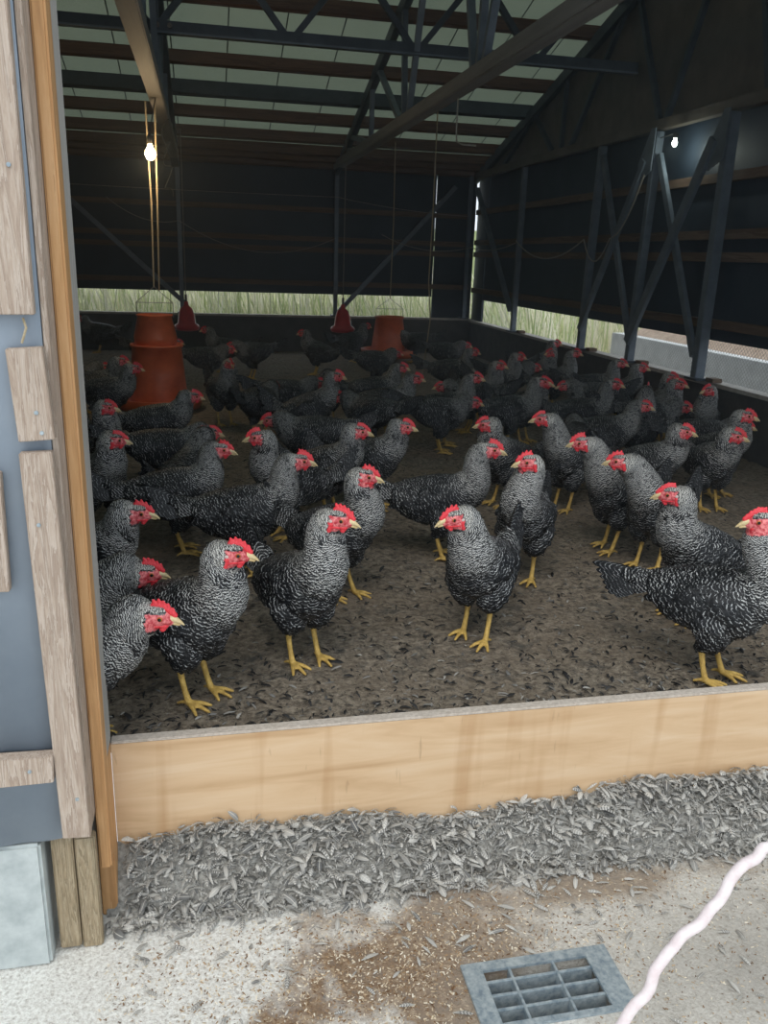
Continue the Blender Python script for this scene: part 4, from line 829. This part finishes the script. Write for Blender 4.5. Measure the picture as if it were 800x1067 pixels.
for x in xs: V += [(x, 1.502+.0025*math.sin(x*60)+.003*math.sin(x*17), -.047+.01*(x+.25)), (x, 1.502+.0025*math.sin(x*60), 2.2)]
mb.add(V, [(2*i, 2*i+2, 2*i+3, 2*i+1) for i in range(len(xs)-1)]); o = mb.obj('sheet', 'door_sheet', t, 0, True)
so = o.modifiers.new('thick', 'SOLIDIFY'); so.thickness = .004; so.offset = 1
def batten(nm, poly, d0=1.478, d1=1.4985, mat='weathered_batten', par=t): MB().prism(poly, d0, d1).obj(nm, mat, par, .0015)
batten('batten', [(-.36, .991), (-.275, .992), (-.269, 2.2), (-.36, 2.2)])
batten('batten', [(-.318, .779), (-.259, .783), (-.267, .940), (-.325, .936)])
batten('batten', [(-.309, -.030), (-.256, -.033), (-.266, .761), (-.320, .759)])
batten('batten', [(-.44, .506), (-.358, .505), (-.353, .725), (-.44, .725)])
batten('batten', [(-.52, .104), (-.314, .107), (-.311, .164), (-.52, .168)], 1.470)
for x, z in ((-.292, 1.22), (-.285, .83), (-.279, .795), (-.298, .63), (-.275, .06), (-.355, .137)):
    yy = 1.4695 if x == -.355 else 1.4775
    MB().tube([(x, yy-.002, z), (x, yy+.003, z)], .0035, 10).obj('screw', 'galvanised', t)
MB().tube([(-.296, 1.497, .985), (-.291, 1.490, .97), (-.296, 1.488, .955), (-.300, 1.49, .945)], .0022, 6).obj('string', 'rope_tan', t)
tag(MB().box((-.345, 1.53, -.35), (-.302, 1.556, -.055)).obj('short_post', 'mossy_post', None, .003), 'short mossy post stub left of the door frame foot', 'post')
pl = MB(); pl.box((-1.6, 1.50, -.36), (-.358, 1.70, -.055)); tag(pl.obj('plinth', 'plinth_concrete', None, .006), 'pale concrete plinth block below the sheet door', 'plinth')
# ------------------------------------------------------------------ drain
t = thing('drain_grate', 'blue grey galvanised drain grate in the concrete apron', 'drain', (.66, 1.26, -.36))
mb = MB(); zt, zb = -.352, -.372
X0, X1, Y0, Y1 = .497, .832, 1.178, 1.341; x0, x1, yy0, yy1 = .540, .778, 1.190, 1.318
for a, b in (((X0, Y0), (x0, Y1)), ((x1, Y0), (X1, Y1)), ((x0, yy1), (x1, Y1)), ((x0, Y0), (x1, yy0))): mb.box((a[0], a[1], zb if False else -.359), (b[0], b[1], zt))
mb.obj('rim', 'galvanised', t)
for i in range(3): MB().box((x0-.005, 1.224+.034*i-.0035, -.392), (x1+.005, 1.224+.034*i+.0035, -.356)).obj('bar', 'galvanised', t, .001)
for x in (.60, .70): MB().box((x-.003, yy0, -.384), (x+.003, yy1, -.354)).obj('cross_bar', 'galvanised', t, .001)
struct(MB().box((dx0+.002, dy0+.002, -.499), (dx1-.002, dy1-.002, -.445)).obj('ground', 'pit_dark'))
# rope strung across in front of the doorway
pts = [(.02, .52, -.352), (.12, .58, -.34), (.24, .62, -.18), (.36, .66, .06), (.44, .685, .19), (.463, .691, .217), (.497, .697, .259), (.519, .705, .299), (.545, .708, .327), (.583, .711, .362), (.604, .717, .396), (.637, .719, .425), (.66, .719, .441), (.72, .72, .47), (.80, .72, .53), (.90, .72, .62), (1.02, .72, .72)]
pc = catmull(pts, 6); pc[:, 0] += .0022*np.sin(np.arange(len(pc))*.9); pc[:, 2] += .0022*np.cos(np.arange(len(pc))*1.3)
post_t = thing('rope_stake', 'thin wooden stake outside the doorway holding the white rope', 'stake', (1.03, .72, -.36))
MB().box((1.01, .70, -.36), (1.05, .74, .80)).obj('stake', 'grey_post', post_t)
tag(MB().tube(pc, .0070, 10).obj('rope', 'white_rope', None, 0, True), 'pinkish white rope slanting across the lower right foreground', 'rope')
# ------------------------------------------------------------------ loose feathers, litter, shavings
rng = np.random.default_rng(11)
def heap_z(x, y):
    s = np.clip((1.695-y)/(.085+.02*np.sin(x*5+1)+.02*np.clip(x, 0, 1)), 0, 1); hgt = .160-.030*np.exp(-((x-.6)/.4)**2)+.010*np.sin(x*7.3)+.008*np.sin(x*17+2)
    return -.36 + hgt*(1-s)**.85
gx, gy = np.meshgrid(np.linspace(-.26, 2.25, 190), np.linspace(1.44, 1.694, 26)); gz = heap_z(gx, gy) + rng.normal(0, .004, gx.shape) - .006
mb = MB(); nx = 190; mb.add(np.stack([gx, gy, gz], -1).reshape(-1, 3), [(j*nx+i, j*nx+i+1, (j+1)*nx+i+1, (j+1)*nx+i) for j in range(25) for i in range(nx-1)])
simple('heap_down', (.13, .125, .115), (.46, .44, .40), 90, .9, bump=1.0)
h_o = mb.obj('feather_heap', 'heap_down', None, 0, True); tag(h_o, 'long heap of moulted grey barred feathers against the foot of the threshold board', 'feathers', None, 'stuff')
n = 12000; x = rng.uniform(-.25, 2.2, n); y = 1.695 - .135*rng.random(n)**1.15; keep = ~((x < -.215) & (y > 1.60)); x, y = x[keep], y[keep]; n = len(x)
D, S, N = rand_frames(rng, n, .38); R = np.stack([x, y, heap_z(x, y)+rng.uniform(-.003, .012, n)], 1)
L = .010 + .036*rng.random(n)**2.2; end = R + D*L[:, None]; bad = end[:, 1] > 1.692; D[bad, 1] *= -1; N = unit(np.cross(D, S)); R[:, 1] = np.minimum(R[:, 1], 1.690); bad = (end[:, 0] < -.23); D[bad, 0] *= -1
c_ = cards('moulted_feathers', R, D, S, N, L, L*rng.uniform(.08, .50, n), 'loose_feather', rng.random(n)**.8, .2, .6, bend=.15); tag(c_, 'matted layer of small barred feathers lying on the long heap', 'feathers', None, 'stuff')
n = 420; x = rng.uniform(-.2, 1.9, n); y = 1.58 - .46*rng.random(n)**2.0; D, S, N = rand_frames(rng, n, .10); R = np.stack([x, y, np.full(n, -.354)], 1)
ok = ~((x > .45) & (x < .87) & (y < 1.36)); L = rng.uniform(.008, .042, n)
c_ = cards('stray_feathers', R[ok], D[ok], S[ok], N[ok], L[ok], L[ok]*.28, 'loose_feather', rng.random(n)[ok], .14, .3); tag(c_, 'stray grey feathers scattered over the concrete apron', 'feathers', None, 'stuff')
n = 9000; x = np.concatenate([rng.normal(.36, .26, n//2), rng.uniform(-.3, 1.9, n-n//2)]); y = np.concatenate([rng.normal(1.36, .12, n//2), 1.02+.52*rng.random(n-n//2)**.7]); ok = ~((x > .49) & (x < .84) & (y < 1.35) & (y > 1.17)) & (y < 1.56) & (y > .9) & ~((x < -.25))
D, S, N = rand_frames(rng, n, .25); R = np.stack([x, y, np.full(n, -.359)], 1); L = rng.uniform(.002, .008, n)
c_ = cards('wood_shavings', R[ok], D[ok], S[ok], N[ok], L[ok], L[ok]*.5, 'shavings', rng.random(n)[ok], .2, .3, ((0, .8), (1, .8))); tag(c_, 'spilled brown and pale wood shavings on the concrete apron', 'shavings', None, 'stuff')
n = 12000; y = 1.735 + 3.4*rng.random(n)**2.6; x = rng.uniform(-.30, 2.3, n) + (y-1.7)*.12; 
def fz(x, y): return .004*np.sin(x*7.1+np.sin(y*5.3))*np.sin(y*6.3+1.2) - .003
D, S, N = rand_frames(rng, n, .16); R = np.stack([x, y, fz(x, y)+.003], 1); L = .004 + .026*rng.random(n)**2.2; L[:400] *= 1.5
ee = R + D*L[:, None]; bad = ee[:, 1] < 1.73; D[bad, 1] *= -1
c_ = cards('moulted_feathers', R, D, S, N, L, L*rng.uniform(.12, .40, n), 'dark_feather', rng.random(n), .22, .5, bend=.12); tag(c_, 'dark feathers and bits of straw strewn over the litter floor', 'feathers', None, 'stuff')
# reeds outside
n = 26000; x = rng.uniform(-3.6, 3.5, n); y = rng.uniform(11.2, 14.5, n); k2 = rng.random(n) < .30; x[k2] = rng.uniform(3.55, 8.5, k2.sum()); y[k2] = rng.uniform(9.7, 14.5, k2.sum())
D = unit(np.stack([rng.normal(0, .20, n), rng.normal(0, .20, n), np.ones(n)], 1)); N = unit(np.stack([rng.normal(0, .5, n), -np.ones(n), np.zeros(n)], 1)); N = unit(N - D*np.sum(N*D, 1, keepdims=True)); S = np.cross(N, D)
R = np.stack([x, y, np.full(n, -.12)], 1); L = rng.uniform(.35, 1.15, n); o = cards('reeds', R, D, S, N, L, rng.uniform(.008, .020, n), 'reed', rng.random(n), .1, .1, ((0, .6), (.5, 1), (.8, .7), (1, .1)), bend=.10)
o.data.attributes['feather'].name = 'blade'; bl = np.zeros(len(o.data.vertices)*3); bl[0::3] = np.repeat(rng.random(n), 12); o.data.attributes['blade'].data.foreach_set('vector', bl)
tag(o, 'tall green and straw coloured grass outside the low wall openings', 'grass', None, 'stuff')
# ------------------------------------------------------------------ the flock
HP = dict(comb=[comb_mesh(i) for i in range(4)], wattle=[wattle_mesh(1), wattle_mesh(-1)], ear=[ear_mesh(1), ear_mesh(-1)], beak=beak_mesh(), eye=eye_mesh())
for i, (lab, x, y, th, P, hy, pit, tl, step, far) in enumerate(HENS):
    make_hen('hen', lab, 'hen', 'flock of barred hens on the litter', x, y, th, P, hy, pit, tl, (i+1) if not far else 7, 1.0, 1.0 if y < 3.2 else .8, step, i % 4)
